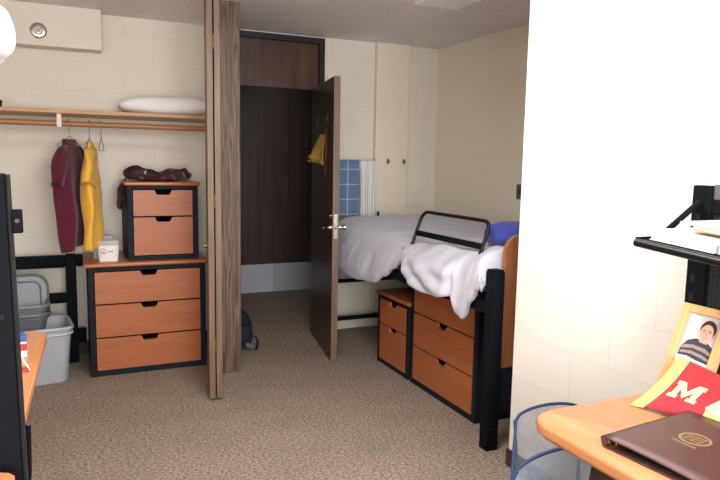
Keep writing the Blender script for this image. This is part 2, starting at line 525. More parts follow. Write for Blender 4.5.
# back wall with the doorway opening between x = 1.0 and 1.93
bm = bx(XL, 1.0, YB, YB + .12, 0, CEIL); box(bm, 1.93, XR, YB, YB + .12, 0, CEIL); box(bm, 1.0, 1.93, YB, YB + .12, 2.43, CEIL)
struct('wall_back', bm, 'wall_back')
struct('wall_right', bx(XR, XR + .12, 2.26, YB + .12, 0, CEIL), 'wall_side')
struct('wall_right_near', bx(XN, XN + .14, YR, 2.376, 0, CEIL, bev=.004), 'wall_near')
struct('wall_nook_end', bx(XN + .14, XR, 2.26, 2.376, 0, CEIL), 'wall_back')
struct('wall_left', bx(XL - .12, XL, YR, YB + .12, 0, CEIL), 'wall_side')
bm = bx(XL, -1.0, YR - .12, YR, 0, CEIL); box(bm, 1.2, XN, YR - .12, YR, 0, CEIL)
box(bm, -1.0, 1.2, YR - .12, YR, 0, .8); box(bm, -1.0, 1.2, YR - .12, YR, 2.2, CEIL)
struct('wall_rear', bm, 'wall_back')
w = struct('window_1', bx(-1.0, 1.2, YR - .09, YR - .08, .8, 2.2), 'glass')
bm = B()
for a in ((-1.0, -.95, .8, 2.2), (1.15, 1.2, .8, 2.2), (.075, .125, .8, 2.2), (-.95, 1.15, .8, .85), (-.95, 1.15, 2.15, 2.2)):
    box(bm, a[0], a[1], YR - .1, YR - .04, a[2], a[3])
obj('window_frame', bm, 'white_metal', w)
# hall beyond the doorway
struct('wall_hall', bx(-.4, 3.2, 6.77, 6.87, .31, CEIL), 'hall_wood')
bm = bx(-.4, 2.02, 6.755, 6.87, 0, .31)
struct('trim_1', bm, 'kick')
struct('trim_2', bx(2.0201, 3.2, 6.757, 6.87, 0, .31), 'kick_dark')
struct('wall_hall_left', bx(.82, .92, YB + .12, 6.76, 0, CEIL), 'hall_wood')
struct('wall_hall_right', bx(XR, XR + .1, YB + .12, 6.76, 0, CEIL), 'hall_wood')
# pipe chase in the bed nook and the base along its back wall
struct('wall_chase', bx(2.395, 2.711, 4.985, YB, .13, CEIL, bev=.008), 'smooth_paint')
struct('baseboard_back', bx(1.95, XR, 5.0, YB, 0, .12, bev=.006), 'white_metal')
struct('baseboard_right', bx(XN - .008, XN, YR, 2.384, 0, .085), 'base_dark')
struct('baseboard_closet', bx(XL, .964, YB - .008, YB, 0, .09), 'base_dark')
# closet partition, faced with oak at its front end
struct('wall_partition', bx(.965, 1.0, 4.225, YB, 0, CEIL), 'smooth_paint')
struct('trim_3', bx(.897, 1.032, 4.20, 4.2245, 0, CEIL, bev=.003), 'oak')
bm = bx(1.0, 1.030, 4.2255, YB, 0, CEIL)
struct('trim_4', bm, 'oak')
# ceiling soffit in the closet corner
s = struct('trim_5', bx(XL, .235, 4.875, YB, 2.172, CEIL, bev=.005), 'soffit_paint')
# paler ceiling tile
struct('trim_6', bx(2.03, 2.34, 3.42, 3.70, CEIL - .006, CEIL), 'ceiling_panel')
# doorway: frame, transom panel
bm = bx(1.885, 1.929, 5.0, YB + .12, 0, 2.43); box(bm, 1.0305, 1.06, 5.0, YB + .12, 0, 2.43); box(bm, 1.06, 1.885, 5.0, YB + .12, 2.387, 2.43)
struct('trim_7', bm, 'frame_dark')
struct('trim_8', bx(1.06, 1.885, 5.05, 5.09, 2.022, 2.387), 'transom_wood')

# room door, hinged on the right jamb and swung into the room
# local frame: x = along the door from hinge to free edge, y = thickness
hx, hy = 1.838, 4.975
fx, fy = 1.695, 4.150
ang = math.atan2(fy - hy, fx - hx)
L = math.hypot(fx - hx, fy - hy)
d = bpy.data.objects.new('door_1', None); COL.objects.link(d); d.location = (hx, hy, 0); d.rotation_euler.z = ang; d['kind'] = 'structure'
obj('door_slab', bx(.0, L - .004, -.0225, .0225, .012, 2.022), 'door_wood', d)
obj('edge_strip', bx(L - .004, L, -.0225, .0225, .012, 2.022), 'oak_edge', d)
obj('lock_plate', bx(L, L + .002, -.014, .014, .90, 1.075, bev=.0006), 'chrome', d)
obj('latch', bx(L + .002, L + .012, -.007, .007, .965, .99, bev=.002), 'hook', d)
for sgn in (-1, 1):
    bm = B()
    y0 = sgn * .0225
    cyl(bm, (L - .06, y0, .975), (L - .06, y0 + sgn * .012, .975), .026, 20)
    tube(bm, [(L - .06, y0 + sgn * .010, .975), (L - .06, y0 + sgn * .035, .975), (L - .06, y0 + sgn * .045, .975), (L - .06, y0 + sgn * .06, .975), (L - .06, y0 + sgn * .068, .975)], [.010, .010, .018, .021, .012], 14)
    obj('door_knob', bm, 'chrome', d, smooth=True)
bm = B(); cyl(bm, (L - .06, -.0225, 1.06), (L - .06, -.031, 1.06), .012, 14)
cyl(bm, (L - .06, .0225, 1.06), (L - .06, .031, 1.06), .012, 14)
obj('lock_cylinder', bm, 'chrome', d, smooth=True)
for z in (.25, 1.05, 1.8):
    bm = B(); cyl(bm, (-.004, .026, z - .045), (-.004, .026, z + .045), .007, 10)
    obj('hinge', bm, 'steel', d, smooth=True)
dm = Matrix.Translation((hx, hy, 0)) @ Matrix.Rotation(ang, 4, 'Z')
# the visible face of the door looks left: local side with world -X normal
side = -1 if (dm.to_3x3() @ Vector((0, -1, 0))).x < 0 else 1
def on_door(a, z, out): return dm @ Vector((a, side * (.0225 + out), z))

# things hanging on the door face
t = thing('door_tag', 'crumpled yellow paper tag hanging on the dark open door above the knob', 'tag', on_door(.50, 1.54, 0.0), ang)
def tagf(u, v):
    # u across (0 = hinge side), v from top to bottom; the free lower corner curls off the door
    return Vector((-.16 + .25 * u - .02 * v, side * (.004 + .085 * v * v * (1 - u) + .02 * math.sin(v * 3) + .010 * math.sin(u * 5 + v * 2)), .10 - .20 * v - .03 * v * u))
bm = B(); grid(bm, tagf, 10, 12)
obj('paper', bm, 'tag_yellow', t, smooth=True, solid=.002)
bm = B(); grid(bm, lambda u, v: tagf(.2 + .7 * u, 1.0) + Vector((0, side * .03 * v * (1 - .4 * u), .05 * v * (1 - .3 * u))), 8, 5)
obj('folded_corner', bm, 'tag_yellow', t, smooth=True, solid=.002)
lo = thing('lanyard', 'thin dark red lanyard hanging behind the yellow tag on the open door', 'lanyard', on_door(.62, 1.54, 0.0), ang)
bm = B(); tube(bm, [(-.01, side * .006, .14), (.015, side * .012, .05), (.02, side * .012, -.05), (.005, side * .014, -.13), (-.02, side * .014, -.16)], .007, 8)
obj('strap', bm, 'red_cord', lo, smooth=True)
bm = bx(-.04, -.005, side * .014 - .003, side * .014 + .003, -.19, -.155, bev=.001)
obj('clip', bm, 'red_cord', lo)
for k, (a, lab) in enumerate(((.22, 'pale oval sticker above the yellow tag, nearer the door hinges'), (.60, 'pale oval sticker above the yellow tag, nearer the free edge of the door'))):
    bm = B(); prism(bm, [(.040 * math.cos(q * PI / 10), .034 * math.sin(q * PI / 10)) for q in range(20)], lambda u, v, w: (u, side * w, v), .0006, .004)
    o = obj('door_sticker', bm, 'hook', None, loc=tuple(on_door(a, 1.743 + .008 * k, 0)), rotz=ang)
    tag(o, lab, 'sticker', 'oval stickers on the open door')

# folding closet door: two oak leaves folded back, seen edge on
bf = bpy.data.objects.new('door_2', None); COL.objects.link(bf); bf['kind'] = 'structure'
bf.location = (.745, 3.72, 0); bf.rotation_euler.z = R(-9.5)
obj('door_leaf', bx(-.022, .0125, 0, .47, .015, CEIL - .02, bev=.002), 'oak_edge', bf)
obj('door_leaf', bx(.0195, .054, .004, .47, .015, CEIL - .02, bev=.002), 'oak_edge', bf)
bm = B()
for z in (.35, 1.2, 2.1):
    cyl(bm, (.016, -.002, z - .04), (.016, -.002, z + .04), .0045, 8)
obj('hinge', bm, 'brass', bf, smooth=True)
bm = B(); tube(bm, [(-.022, .05, .935), (-.03, .05, .935), (-.036, .05, .935), (-.044, .05, .935), (-.048, .05, .935)], [.006, .006, .014, .015, .008], 12)
obj('door_knob', bm, 'brass', bf, smooth=True)

# ------------------------------------------------------------------ closet fittings
sh = thing('closet_shelf', 'long oak closet shelf with a hanging rod under it', 'shelf', (0, 0, 0))
obj('shelf_board', bx(XL + .01, .962, 4.55, YB - .002, 1.716, 1.74, bev=.002), 'shelf_wood', sh)
obj('cleat', bx(XL + .01, .962, YB - .024, YB - .002, 1.66, 1.7155), 'smooth_paint', sh)
bm = B(); cyl(bm, (XL + .01, 4.60, 1.652), (.962, 4.60, 1.652), .018, 16)
obj('hanging_rod', bm, 'rod_wood', sh, smooth=True)
bm = bx(-.062, -.034, 4.575, 4.625, 1.668, 1.7155, bev=.003); box(bm, -.062, -.034, 4.575, 4.582, 1.63, 1.67); 
obj('rod_bracket', bm, 'white_metal', sh)

sp = thing('sprinkler_head', 'round chrome sprinkler plate on the boxed soffit in the closet', 'sprinkler', (-.155, 4.875, 2.268))
bm = B()
prof = [(.0, .052), (.004, .052), (.010, .044), (.010, .030), (.002, .028)]
loft(bm, [[(r * math.cos(2 * PI * k / 24), -y - .0005, r * math.sin(2 * PI * k / 24)) for k in range(24)] for y, r in prof])
obj('plate', bm, 'chrome', sp, smooth=True)
bm = B(); cyl(bm, (0, -.003, 0), (0, -.022, 0), .012, 12)
for k in range(8):
    a = k * PI / 4
    box(bm, .022 * math.cos(a) - .004, .022 * math.cos(a) + .004, -.022, -.019, .022 * math.sin(a) - .004, .022 * math.sin(a) + .004)
obj('deflector', bm, 'steel', sp)

def pillow_bm(lx, ly, lz, seed=0, amp=.012, e=2.6, fr=6.0, nu=48, nv=26, qp=.5):
    """soft flattened cushion with creases"""
    bm = B()
    def f(u, v):
        th = 2 * PI * u; ph = PI * (v - .5)
        c, s = math.cos(th), math.sin(th)
        k = (abs(c) ** e + abs(s) ** e) ** (-1 / e)
        q = math.cos(ph) ** qp if math.cos(ph) > 0 else 0
        p = Vector((lx * k * c * q, ly * k * s * q, lz * math.sin(ph) * (1 if ph > 0 else .85)))
        nn = noise.noise(p * fr + Vector((seed, seed * 2.3, 1)))
        n2 = noise.noise(p * fr * 2.7 + Vector((seed, 3, seed)))
        p += Vector((c * .5, s * .5, 1 if ph > 0 else -.3)) * (amp * nn + amp * .25 * n2)
        return p
    grid(bm, f, nu, nv, wrap_u=True)
    bmesh.ops.remove_doubles(bm, verts=bm.verts, dist=1e-4)
    return bm

o = obj('pillow', pillow_bm(.305, .165, .066, 3, .020, 4.5, 5, 70, 34, .38), 'pillow', None, smooth=True, loc=(.625, 4.79, 1.80), angle=180)
tag(o, 'flat white pillow lying on the long closet shelf', 'pillow')
bm = bx(-.05, .05, -.05, .05, 0, .028, bev=.003)
o = obj('small_box', bm, 'case_black', None, loc=(-.42, 4.62, 1.7405)); box_lid = obj('lid', bx(-.052, .052, -.052, .052, .0285, .042, bev=.003), 'case_black', o)
tag(o, 'small black box at the left end of the closet shelf', 'box')

# hangers and shirts; local x runs along the shoulders
def make_hanger(name, label, loc, rotz, w=.2, drop=.10):
    t = thing(name, label, 'hanger', loc, rotz, 'wire hangers on the closet rod')
    bm = B()
    pts = [Vector((.0, 0, -.075))]
    for k in range(11):
        a = R(-60 + 240 * k / 10)
        pts.append(Vector((.021 * math.cos(a), 0, .021 * math.sin(a))))
    tube(bm, [(0, 0, -.085), (0, 0, -.05), (.012, 0, -.030)] + [tuple(p) for p in pts[1:]], .0024, 8)
    obj('hook', bm, 'steel', t, smooth=True)
    bm = B()
    tube(bm, [(0, 0, -.085), (w * .5, 0, -.085 - drop * .42), (w, 0, -.085 - drop * .85), (w * 1.02, 0, -.085 - drop), (w * .96, 0, -.085 - drop * 1.06),
              (0, 0, -.085 - drop * 1.06), (-w * .96, 0, -.085 - drop * 1.06), (-w * 1.02, 0, -.085 - drop), (-w, 0, -.085 - drop * .85), (-w * .5, 0, -.085 - drop * .42)], .0024, 8, closed=True)
    obj('shoulder_wire', bm, 'steel', t, smooth=True)
    return t

def make_shirt(name, label, mat, trim, loc, rotz, seed, w=.235, length=.70, slen=.22, sway=0):
    """tee hanging from its shoulders; z=0 at the collar"""
    t = thing(name, label, 'shirt', loc, rotz, 'tee shirts hanging from the closet rod')
    t.rotation_euler = (Matrix.Rotation(R(-sway), 3, 'Y') @ Matrix.Rotation(rotz, 3, 'Z')).to_euler()
    def halfw(v):
        if v < .10: return .085 + (w - .075 - .085) * (v / .10) ** .8
        if v < .28: return (w - .075) + .075 * ((v - .10) / .18) ** .7
        return w + .012 * math.sin((v - .28) * 4)
    bm = B()
    def f(u, v):
        a = 2 * PI * u
        v2 = v ** 1.15
        hw = halfw(v2)
        th = .014 + .032 * min(1, v2 / .3)
        c, s = math.cos(a), math.sin(a)
        x = hw * math.copysign(abs(c) ** .75, c)
        y = th * math.copysign(abs(s) ** .9, s)
        fold = math.sin(x * 30 + seed + v2 * 2.0) * .014 * min(1, v2 * 1.6) + noise.noise(Vector((x * 7 + seed, v2 * 3, s))) * .022 * min(1, v2 * 2)
        z = -.015 - (length - .015) * v2 - .075 * max(0, abs(x) - .085) / .15 * max(0, 1 - v2 / .25)
        return Vector((x, y + fold, z + .012 * noise.noise(Vector((x * 9, seed, 0))) * v2 + .09 * x * v2))
    grid(bm, f, 56, 34, wrap_u=True)
    obj('body', bm, mat, t, smooth=True, solid=.003, angle=180)
    bm = B()
    tube(bm, [(.085 * math.cos(2 * PI * k / 20), .019 * math.sin(2 * PI * k / 20) , -.012 - .03 * max(0, math.sin(2 * PI * k / 20 + PI))) for k in range(20)], .008, 8, closed=True)
    obj('collar', bm, trim, t, smooth=True)
    for sg in (-1, 1):
        bm = B()
        def g(u, v, sg=sg):
            a = 2 * PI * u
            c, s = math.cos(a), math.sin(a)
            cx = sg * (w - .125 + .128 * v ** .6); cz = -.055 - (slen + .045) * v
            rad = .030 + .046 * min(1, v * 2.6) ** .7
            tilt = R(26) * sg
            x = rad * c * math.cos(tilt); z = rad * c * math.sin(tilt) * -1.0 * -1
            y = (.026 + .008 * v) * s + .008 * math.sin(v * 6 + seed + c * 3)
            return Vector((cx + x, y, cz + z * .8))
        grid(bm, g, 26, 12, wrap_u=True)
        obj('sleeve', bm, mat, t, smooth=True, solid=.003, angle=180)
        bm = B(); 
        tube(bm, [tuple(g(k / 26, 1.0) + Vector((0, 0, .004))) for k in range(26)], .0045, 6, closed=True)
        obj('sleeve_hem', bm, trim, t, smooth=True)
    return t

a1 = math.atan2(.37, .16)
a2 = math.atan2(.45, .055)
make_hanger('wire_hanger', 'wire hanger holding the maroon tee shirt', (.008, 4.60, 1.659), a1, .17, .07)
make_shirt('tee_shirt', 'maroon short sleeve tee shirt hanging on the closet rod', 'maroon', 'maroon_trim', (.008, 4.60, 1.560), a1, 1.0, w=.205, slen=.20, sway=1.6)
make_hanger('wire_hanger', 'wire hanger holding the yellow tee shirt', (.128, 4.60, 1.659), a2, .15, .07)
make_shirt('tee_shirt', 'yellow gold short sleeve tee shirt hanging beside the maroon one', 'gold', 'gold_trim', (.130, 4.60, 1.550), a2, 4.0, w=.185, length=.69, slen=.19, sway=.3)
make_hanger('wire_hanger', 'empty wire hanger right of the yellow tee shirt on the rod', (.200, 4.60, 1.659), R(82), .15, .085)

# ------------------------------------------------------------------ chests of drawers; local front at y=0 facing -y
def make_chest(name, label, w, dp, h, rows, loc, rotz, group, over=.014, nw=.056):
    t = thing(name, label, 'chest of drawers', loc, rotz, group)
    hw = w / 2
    bm = bx(-hw, -hw + .036, 0, dp, 0, h - .025, bev=.003); box(bm, hw - .036, hw, 0, dp, 0, h - .025, bev=.003)
    box(bm, -hw + .036, hw - .036, .004, dp, 0, rows[-1][0] - .006, bev=.002)
    box(bm, -hw + .036, hw - .036, .004, dp, rows[0][1] + .006, h - .0255, bev=.002)
    box(bm, -hw + .036, hw - .036, dp - .015, dp, .03, h - .03)
    obj('case', bm, 'case_black', t)
    obj('top', bx(-hw - over, hw + over, -over, dp, h - .025, h, bev=.008, seg=3), 'cherry_top', t, smooth=True, angle=60)
    for z0, z1 in rows:
        xa = hw - .039
        poly = [(-xa, z0), (xa, z0), (xa, z1), (nw, z1), (nw * .80, z1 - .026), (nw * .62, z1 - .031), (-nw * .62, z1 - .031), (-nw * .80, z1 - .026), (-nw, z1), (-xa, z1)]
        bm = B(); prism(bm, poly, lambda u, v, q: (u, q, v), -.002, .018)
        dr = obj('drawer', bm, 'drawer', t)
        obj('drawer_box', bx(-xa + .015, xa - .015, .06, dp - .05, z0 + .01, z1 - .04), 'void', dr)
    return t

rows3 = [(.488, .697), (.265, .478), (.042, .255)]
rows2 = [(.300, .472), (.036, .290)]
c1 = make_chest('chest_of_drawers', 'wide three drawer cherry and black chest standing in the closet', .750, .60, .757, rows3, (.464, 4.428, 0), 0, 'three drawer chests', .022)
p1 = make_chest('small_chest', 'small two drawer chest stacked on the wide chest in the closet', .462, .50, .527, rows2, (.572, 4.475, .7575), 0, 'two drawer chests')
dup(c1, (2.012, 3.219, 0), R(-90), 'wide three drawer cherry and black chest under the bed')
dup(p1, (2.012, 3.858, 0), R(-90), 'small two drawer chest on the floor beside the bed chest, nearest the door')

# things on the closet chests
tb = thing('plastic_tub', 'small white plastic tub with a clear rim and printed label on the wide closet chest', 'tub', (.222, 4.545, .758), R(-4)); tb.scale = (1.12, 1.12, 1)
def rr_ring(w, dd, r, z): return [(x, y, z) for x, y in rrect(w, dd, r)]
bm = B(); loft(bm, [rr_ring(.105, .10, .02, 0), rr_ring(.110, .104, .02, .006), rr_ring(.122, .114, .022, .108)])
obj('body', bm, 'tub', tb, smooth=True)
bm = B(); loft(bm, [rr_ring(.124, .116, .022, .1085), rr_ring(.126, .118, .022, .132), rr_ring(.132, .124, .024, .133), rr_ring(.132, .124, .024, .138), rr_ring(.126, .118, .022, .139)], True, True)
obj('lid', bm, 'tub_clear', tb, smooth=True)
bm = B()
for a in ((-.042, -.012, .052, .055), (-.042, -.012, .082, .085), (-.042, -.039, .055, .082), (-.015, -.012, .055, .082), (-.036, -.02, .06, .068)):
    box(bm, a[0], a[1], -.0575, -.0555, a[2], a[3])
box(bm, -.034, -.02, -.0585, -.057, .086, .089)
obj('label_emblem', bm, 'red_ink', tb)
bm = B()
for k in range(4): box(bm, -.002 + k * .008, .004 + k * .008, -.0575, -.055, .064, .072)
obj('label_writing', bm, 'green_ink', tb)
o = thing('container_lid', 'pale flat lid lying behind the white tub on the closet chest', 'lid', (.195, 4.69, .758), R(5))
bm = B(); loft(bm, [rr_ring(.13, .10, .02, 0), rr_ring(.13, .10, .02, .138), rr_ring(.136, .106, .022, .14), rr_ring(.136, .106, .022, .15), rr_ring(.12, .09, .02, .154)])
obj('body', bm, 'tub_clear', o, smooth=True)
o['label'] = 'clear lidded container standing behind the white tub on the closet chest'; o['category'] = 'container'; o.name = 'clear_container'

cb = thing('folded_scarf', 'dark maroon patterned cloth bundle folded on top of the small closet chest', 'cloth', (.565, 4.66, 1.285))
def bund(u, v):
    th = 2 * PI * u; ph = PI * (v - .5)
    c, s = math.cos(th), math.sin(th)
    k = (abs(c) ** 3 + abs(s) ** 3) ** (-1 / 3)
    q = max(0, math.cos(ph)) ** .5
    x, y = .225 * k * c * q, .12 * k * s * q
    top = .066 + .030 * math.exp(-((x + .14) / .09) ** 2) + .026 * math.exp(-((x - .13) / .08) ** 2) - .012 * math.exp(-(x / .05) ** 2)
    z = (math.sin(ph) * .5 + .5) * top
    p = Vector((x, y, z))
    n1 = noise.noise(p * 15) * .022 + noise.noise(p * 34) * .010
    z = max(.001, z + n1 * (1 if ph > -.6 else 0))
    return Vector((x + n1 * c * .8, y + n1 * s * .8, z))
bm = B(); grid(bm, bund, 64, 30, wrap_u=True); bmesh.ops.remove_doubles(bm, verts=bm.verts, dist=1e-4)
obj('bundle', bm, 'bundle', cb, smooth=True, angle=180)
bm = B(); grid(bm, lambda u, v: (-.205 - .058 * min(1, v * 3) + .040 * u * min(1, v * 2) - .014 * v, -.02 + .03 * u + .012 * math.sin(u * 5 + v * 3), .035 * (1 - v) ** 3 - .175 * v - .02 * math.sin(u * 3) * v), 8, 14)
obj('hanging_end', bm, 'bundle', cb, smooth=True, solid=.008)

# ------------------------------------------------------------------ black bed end frame and storage bins in the closet corner
fr = thing('bed_end_frame', 'black metal bed end frame standing against the closet wall behind the bins', 'bed frame', (0, 4.83, 0))
obj('post', bx(-.046, .022, -.025, .04, 0, .772, bev=.006), 'black', fr, smooth=True)
obj('post', bx(-1.05, -.98, -.025, .04, 0, .772, bev=.006), 'black', fr, smooth=True)
obj('top_rail', bx(-.979, -.0465, -.035, .03, .682, .765, bev=.010), 'black', fr, smooth=True)
obj('rail_end', bx(.0225, .066, -.035, .03, .685, .768, bev=.012), 'black', fr, smooth=True)
obj('lower_rail', bx(-.979, -.0465, -.015, .03, .430, .500, bev=.008), 'black', fr, smooth=True)
bm = bx(.0225, .075, -.01, .045, .135, .235, bev=.006); box(bm, .03, .05, -.014, -.0105, .17, .2)
obj('bracket', bm, 'black', fr, smooth=True)

def bin_bm(w, dp, h, taper=.86, r=.05, th=.006, rim=.018):
    """open bin with rounded corners, wall thickness and a turned-out rim"""
    bm = B()
    rings = []
    for z, k in ((0, taper - .015), (.012, taper), (h * .55, taper + (1 - taper) * .5), (h - rim, 1.0)):
        rings.append([(x, y, z) for x, y in rrect(w * k, dp * k, r)])
    for z, g in ((h - rim, .012), (h - rim * .3, .014), (h, .010), (h, -th)):
        rings.append([(x, y, z) for x, y in rrect(w + 2 * g, dp + 2 * g, r + g)])
    for z, k in ((h * .55, taper + (1 - taper) * .5), (.018, taper)):
        rings.append([(x, y, z) for x, y in rrect(w * k - 2 * th, dp * k - 2 * th, r - th)])
    loft(bm, rings)
    return bm

tt = thing('storage_tote', 'large clear plastic storage tote on the carpet at the bottom of the stack of bins', 'tote', (-.265, 4.545, 0), R(6))
obj('body', bin_bm(.47, .36, .365, .88, .06), 'tote', tt, smooth=True, angle=50)
bm = B(); tube(bm, [(x, y, .318) for x, y in rrect(.478, .368, .064)], .007, 8, closed=True)
obj('ridge', bm, 'tote_rim', tt, smooth=True)
bm = B(); loft(bm, [[(x, y, .03) for x, y in rrect(.36, .27, .04)], [(x, y, .27) for x, y in rrect(.39, .29, .04)]])
for k, (z, lab) in enumerate(((.27, 'grey plastic bin sitting in the clear tote, under another grey bin'), (.325, 'grey plastic bin nested on top of the stack, holding the lid'))):
    g = thing('plastic_bin', lab, 'bin', (-.355, 4.54, z + .006), R(4), 'nested grey bins')
    obj('body', bin_bm(.40, .30, .185, .84, .06, .005), 'grey_plastic' if k == 0 else 'grey_plastic_light', g, smooth=True, angle=50)
    bm = B(); tube(bm, [(x, y, .150) for x, y in rrect(.394, .294, .06)], .006, 8, closed=True)
    obj('ridge', bm, 'grey_plastic', g, smooth=True)
bm.free() if False else None
lid = thing('bin_lid', 'grey plastic lid standing upright in the top grey bin', 'lid', (-.345, 4.585, .365), 0, rot=(R(-12), 0, R(4)))
bm = B(); prism(bm, rrect(.40, .31, .09, 8, 0, .16), lambda u, v, q: (u, q, v), -.008, .008)
obj('panel', bm, 'grey_plastic_light', lid, smooth=True)
bm = B(); tube(bm, [(x, -.010, z) for x, z in rrect(.385, .295, .085, 8, 0, .16)], .008, 8, closed=True)
tube(bm, [(x, -.010, z) for x, z in rrect(.30, .21, .05, 8, 0, .16)], .005, 8, closed=True)
obj('rim', bm, 'grey_plastic', lid, smooth=True)
obj('handle_tab', bx(-.15, -.08, -.018, -.0085, .27, .292, bev=.004), 'grey_plastic_light', lid, smooth=True)

# ------------------------------------------------------------------ bed nook
bed = thing('bed', 'black framed bed in the nook with a wooden headboard and guard rail', 'bed', (0, 0, 0))
for (x, y, h) in ((1.905, 2.565, .918), (2.90, 2.565, .93), (1.885, 4.675, .93), (2.90, 4.675, .93)):
    p = obj('post', bx(x - .034, x + .034, y - .035, y + .035, 0, h, bev=.006), 'black', bed, smooth=True)
    if y < 3:
        obj('post_cap', bx(x - .030, x + .030, y - .031, y + .031, h + .0005, h + .008, bev=.003), 'black', p)
        if x < 2:
            for z in (.12, .32, .84):
                bm = B(); cyl(bm, (x - .008, y - .0352, z), (x - .008, y - .040, z), .008, 10)
                obj('bolt', bm, 'black_gloss', p, smooth=True)
# headboard with rounded upper corner
poly = [(1.952, .42), (2.858, .42), (2.858, 1.005)]
for k in range(9):
    a = R(90 * k / 8); poly.append((2.858 - .09 + .09 * math.cos(a), 1.005 + .09 * math.sin(a)))
for k in range(9):
    a = R(90 + 90 * k / 8); poly.append((1.952 + .09 + .09 * math.cos(a), 1.005 + .09 * math.sin(a)))
bm = B(); prism(bm, poly, lambda u, v, q: (u, q, v), 2.552, 2.577)
obj('headboard', bm, 'headboard', bed)
obj('lower_panel', bx(1.936, 2.859, 2.555, 2.575, .19, .415), 'case_black', bed)
for x in (1.885, 2.89):
    obj('side_rail', bx(x, x + .022, 2.601, 4.639, .695, .765, bev=.003), 'black', bed)
obj('end_rail', bx(1.936, 2.859, 4.665, 4.69, .474, .504, bev=.004), 'black', bed)
obj('end_rail', bx(1.936, 2.859, 4.665, 4.69, .164, .198, bev=.004), 'black', bed)
obj('deck', bx(1.908, 2.889, 2.61, 4.635, .768, .779), 'case_black', bed)
# guard rail leaning in over the mattress
def gp(y, z): return (1.858 + .125 * (z - .80) / .35, y, z)
YA, YBt = 2.725, 3.425
zt, rr = 1.146, .055
pts = [gp(YBt, .90), gp(YBt, .95), gp(YBt, zt - rr)]
for k in range(1, 7):
    a = R(90 * k / 6); pts.append(gp(YBt - rr + rr * math.cos(a), zt - rr + rr * math.sin(a)))
for k in range(0, 7):
    a = R(90 + 90 * k / 6); pts.append(gp(YA + rr + rr * math.cos(a), zt - rr + rr * math.sin(a)))
pts += [gp(YA, .97), gp(YA, .92)]
bm = B(); tube(bm, pts, .0105, 10)
g = obj('guard_rail', bm, 'black_gloss', bed, smooth=True)
c = gp(0, 1.013)
bm = bx(c[0] - .006, c[0] + .006, YA, YBt, 1.0, 1.034, bev=.003)
obj('cross_bar', bm, 'black_gloss', g)
bm = bx(-.47, .47, -1.0, 1.0, 0, .15, bev=.03, seg=3)
o = obj('mattress', bm, 'mattress', None, smooth=True, loc=(2.395, 3.615, .782)); tag(o, 'blue grey mattress under the grey comforter in the bed nook', 'mattress')

# comforter: profile across the bed, swept along it
tabz = [(2.605, .88), (2.64, .82), (2.70, .735), (2.765, .630), (2.80, .650), (2.822, .745), (2.95, .722), (3.10, .722), (3.22, .732), (3.33, .765), (3.42, .845), (3.50, .835), (3.58, .77), (3.68, .70), (3.80, .645), (3.95, .625), (4.12, .61), (4.45, .615), (4.66, .62)]
tabx = [(2.605, 1.842), (2.78, 1.835), (2.86, 1.79), (3.10, 1.775), (3.30, 1.79), (3.42, 1.845), (3.50, 1.868), (3.8, 1.84), (4.2, 1.83), (4.66, 1.845)]
def look(tab, y):
    if y <= tab[0][0]: return tab[0][1]
    for (a, va), (b, vb) in zip(tab, tab[1:]):
        if y <= b:
            t = (y - a) / (b - a); t = t * t * (3 - 2 * t)
            return va + (vb - va) * t
    return tab[-1][1]
def crom(P, t):
    n = len(P) - 1
    i = min(int(t * n), n - 1); f = t * n - i
    p0, p1, p2, p3 = P[max(i - 1, 0)], P[i], P[i + 1], P[min(i + 2, n)]
    return tuple(.5 * (2 * b + (c - a) * f + (2 * a - 5 * b + 4 * c - d) * f * f + (-a + 3 * b - 3 * c + d) * f ** 3) for a, b, c, d in zip(p0, p1, p2, p3))
def comf(u, v):
    y = 2.605 + (4.655 - 2.605) * u
    zb, xo = look(tabz, y), look(tabx, y)
    lo = .972 + .02 * math.sin(y * 3.1)
    dd = lo - zb
    P = [(2.872, .945), (2.84, .985), (2.62, lo + .012), (2.35, lo + .018), (2.10, lo + .022), (1.968, lo + .008), (1.885, lo - .13 * dd),
         (xo + .012, lo - .38 * dd), (xo, lo - .62 * dd), (xo - .004, zb + .17 * dd), (xo + .006, zb + .03 * dd), (xo + .030, zb + .02)]
    x, z = crom(P, v)
    p = Vector((x, y, z))
    side = min(1, max(0, (v - .52) / .2))
    topw = 1 - side
    dx = dz = 0
    # broad puffs and sharp creases
    q = Vector((x * 2.2, y * 3.3, z * 2.2))
    dz += topw * (.018 * noise.noise(q) + .010 * noise.noise(q * 2.7 + Vector((5, 1, 2))))
    ridge = 1 - abs(noise.noise(Vector((y * 6.5 + z * 5.0, z * 3.2 - y * 1.6, 3.3))))
    ridge2 = 1 - abs(noise.noise(Vector((y * 13 - z * 7, z * 6 + y * 2, 8.1))))
    dx -= side * (.020 * (ridge - .75) + .004 * (ridge2 - .75))
    dz += side * .010 * noise.noise(Vector((y * 4, 2.0, z * 3)))
    fo = noise.noise(Vector((y * 2.3, z * 2.0, 4.4)))
    dx -= side * .012 * math.sin(y * 22 + z * 9 + 5 * fo) * max(0, fo + .3)
    if 2.80 < y < 3.44:
        t = (y - 2.80) / .64
        dx -= side * .011 * math.sin((z - .30 * t * t + .05 * fo) * 52) * math.sin(PI * t) ** .5
    # gathered fold by the tail near the headboard
    dx += side * .030 * math.exp(-((y - 2.835) / .020) ** 2)
    dx += side * .025 * math.exp(-((y - 3.47) / .03) ** 2)
    e = min(1, (y - 2.605) / .05, (4.655 - y) / .05)
    dz -= (1 - e) * .02
    if u < .014: dz -= .11 * (1 - u / .014) * min(1, max(0, (.76 - v) / .08)) * (1 if v > .2 else v / .2)
    return Vector((x + dx, y, z + dz))
bm = B(); grid(bm, comf, 230, 80)
o = obj('comforter', bm, 'comforter', None, smooth=True, solid=.014, angle=180, soff=0)
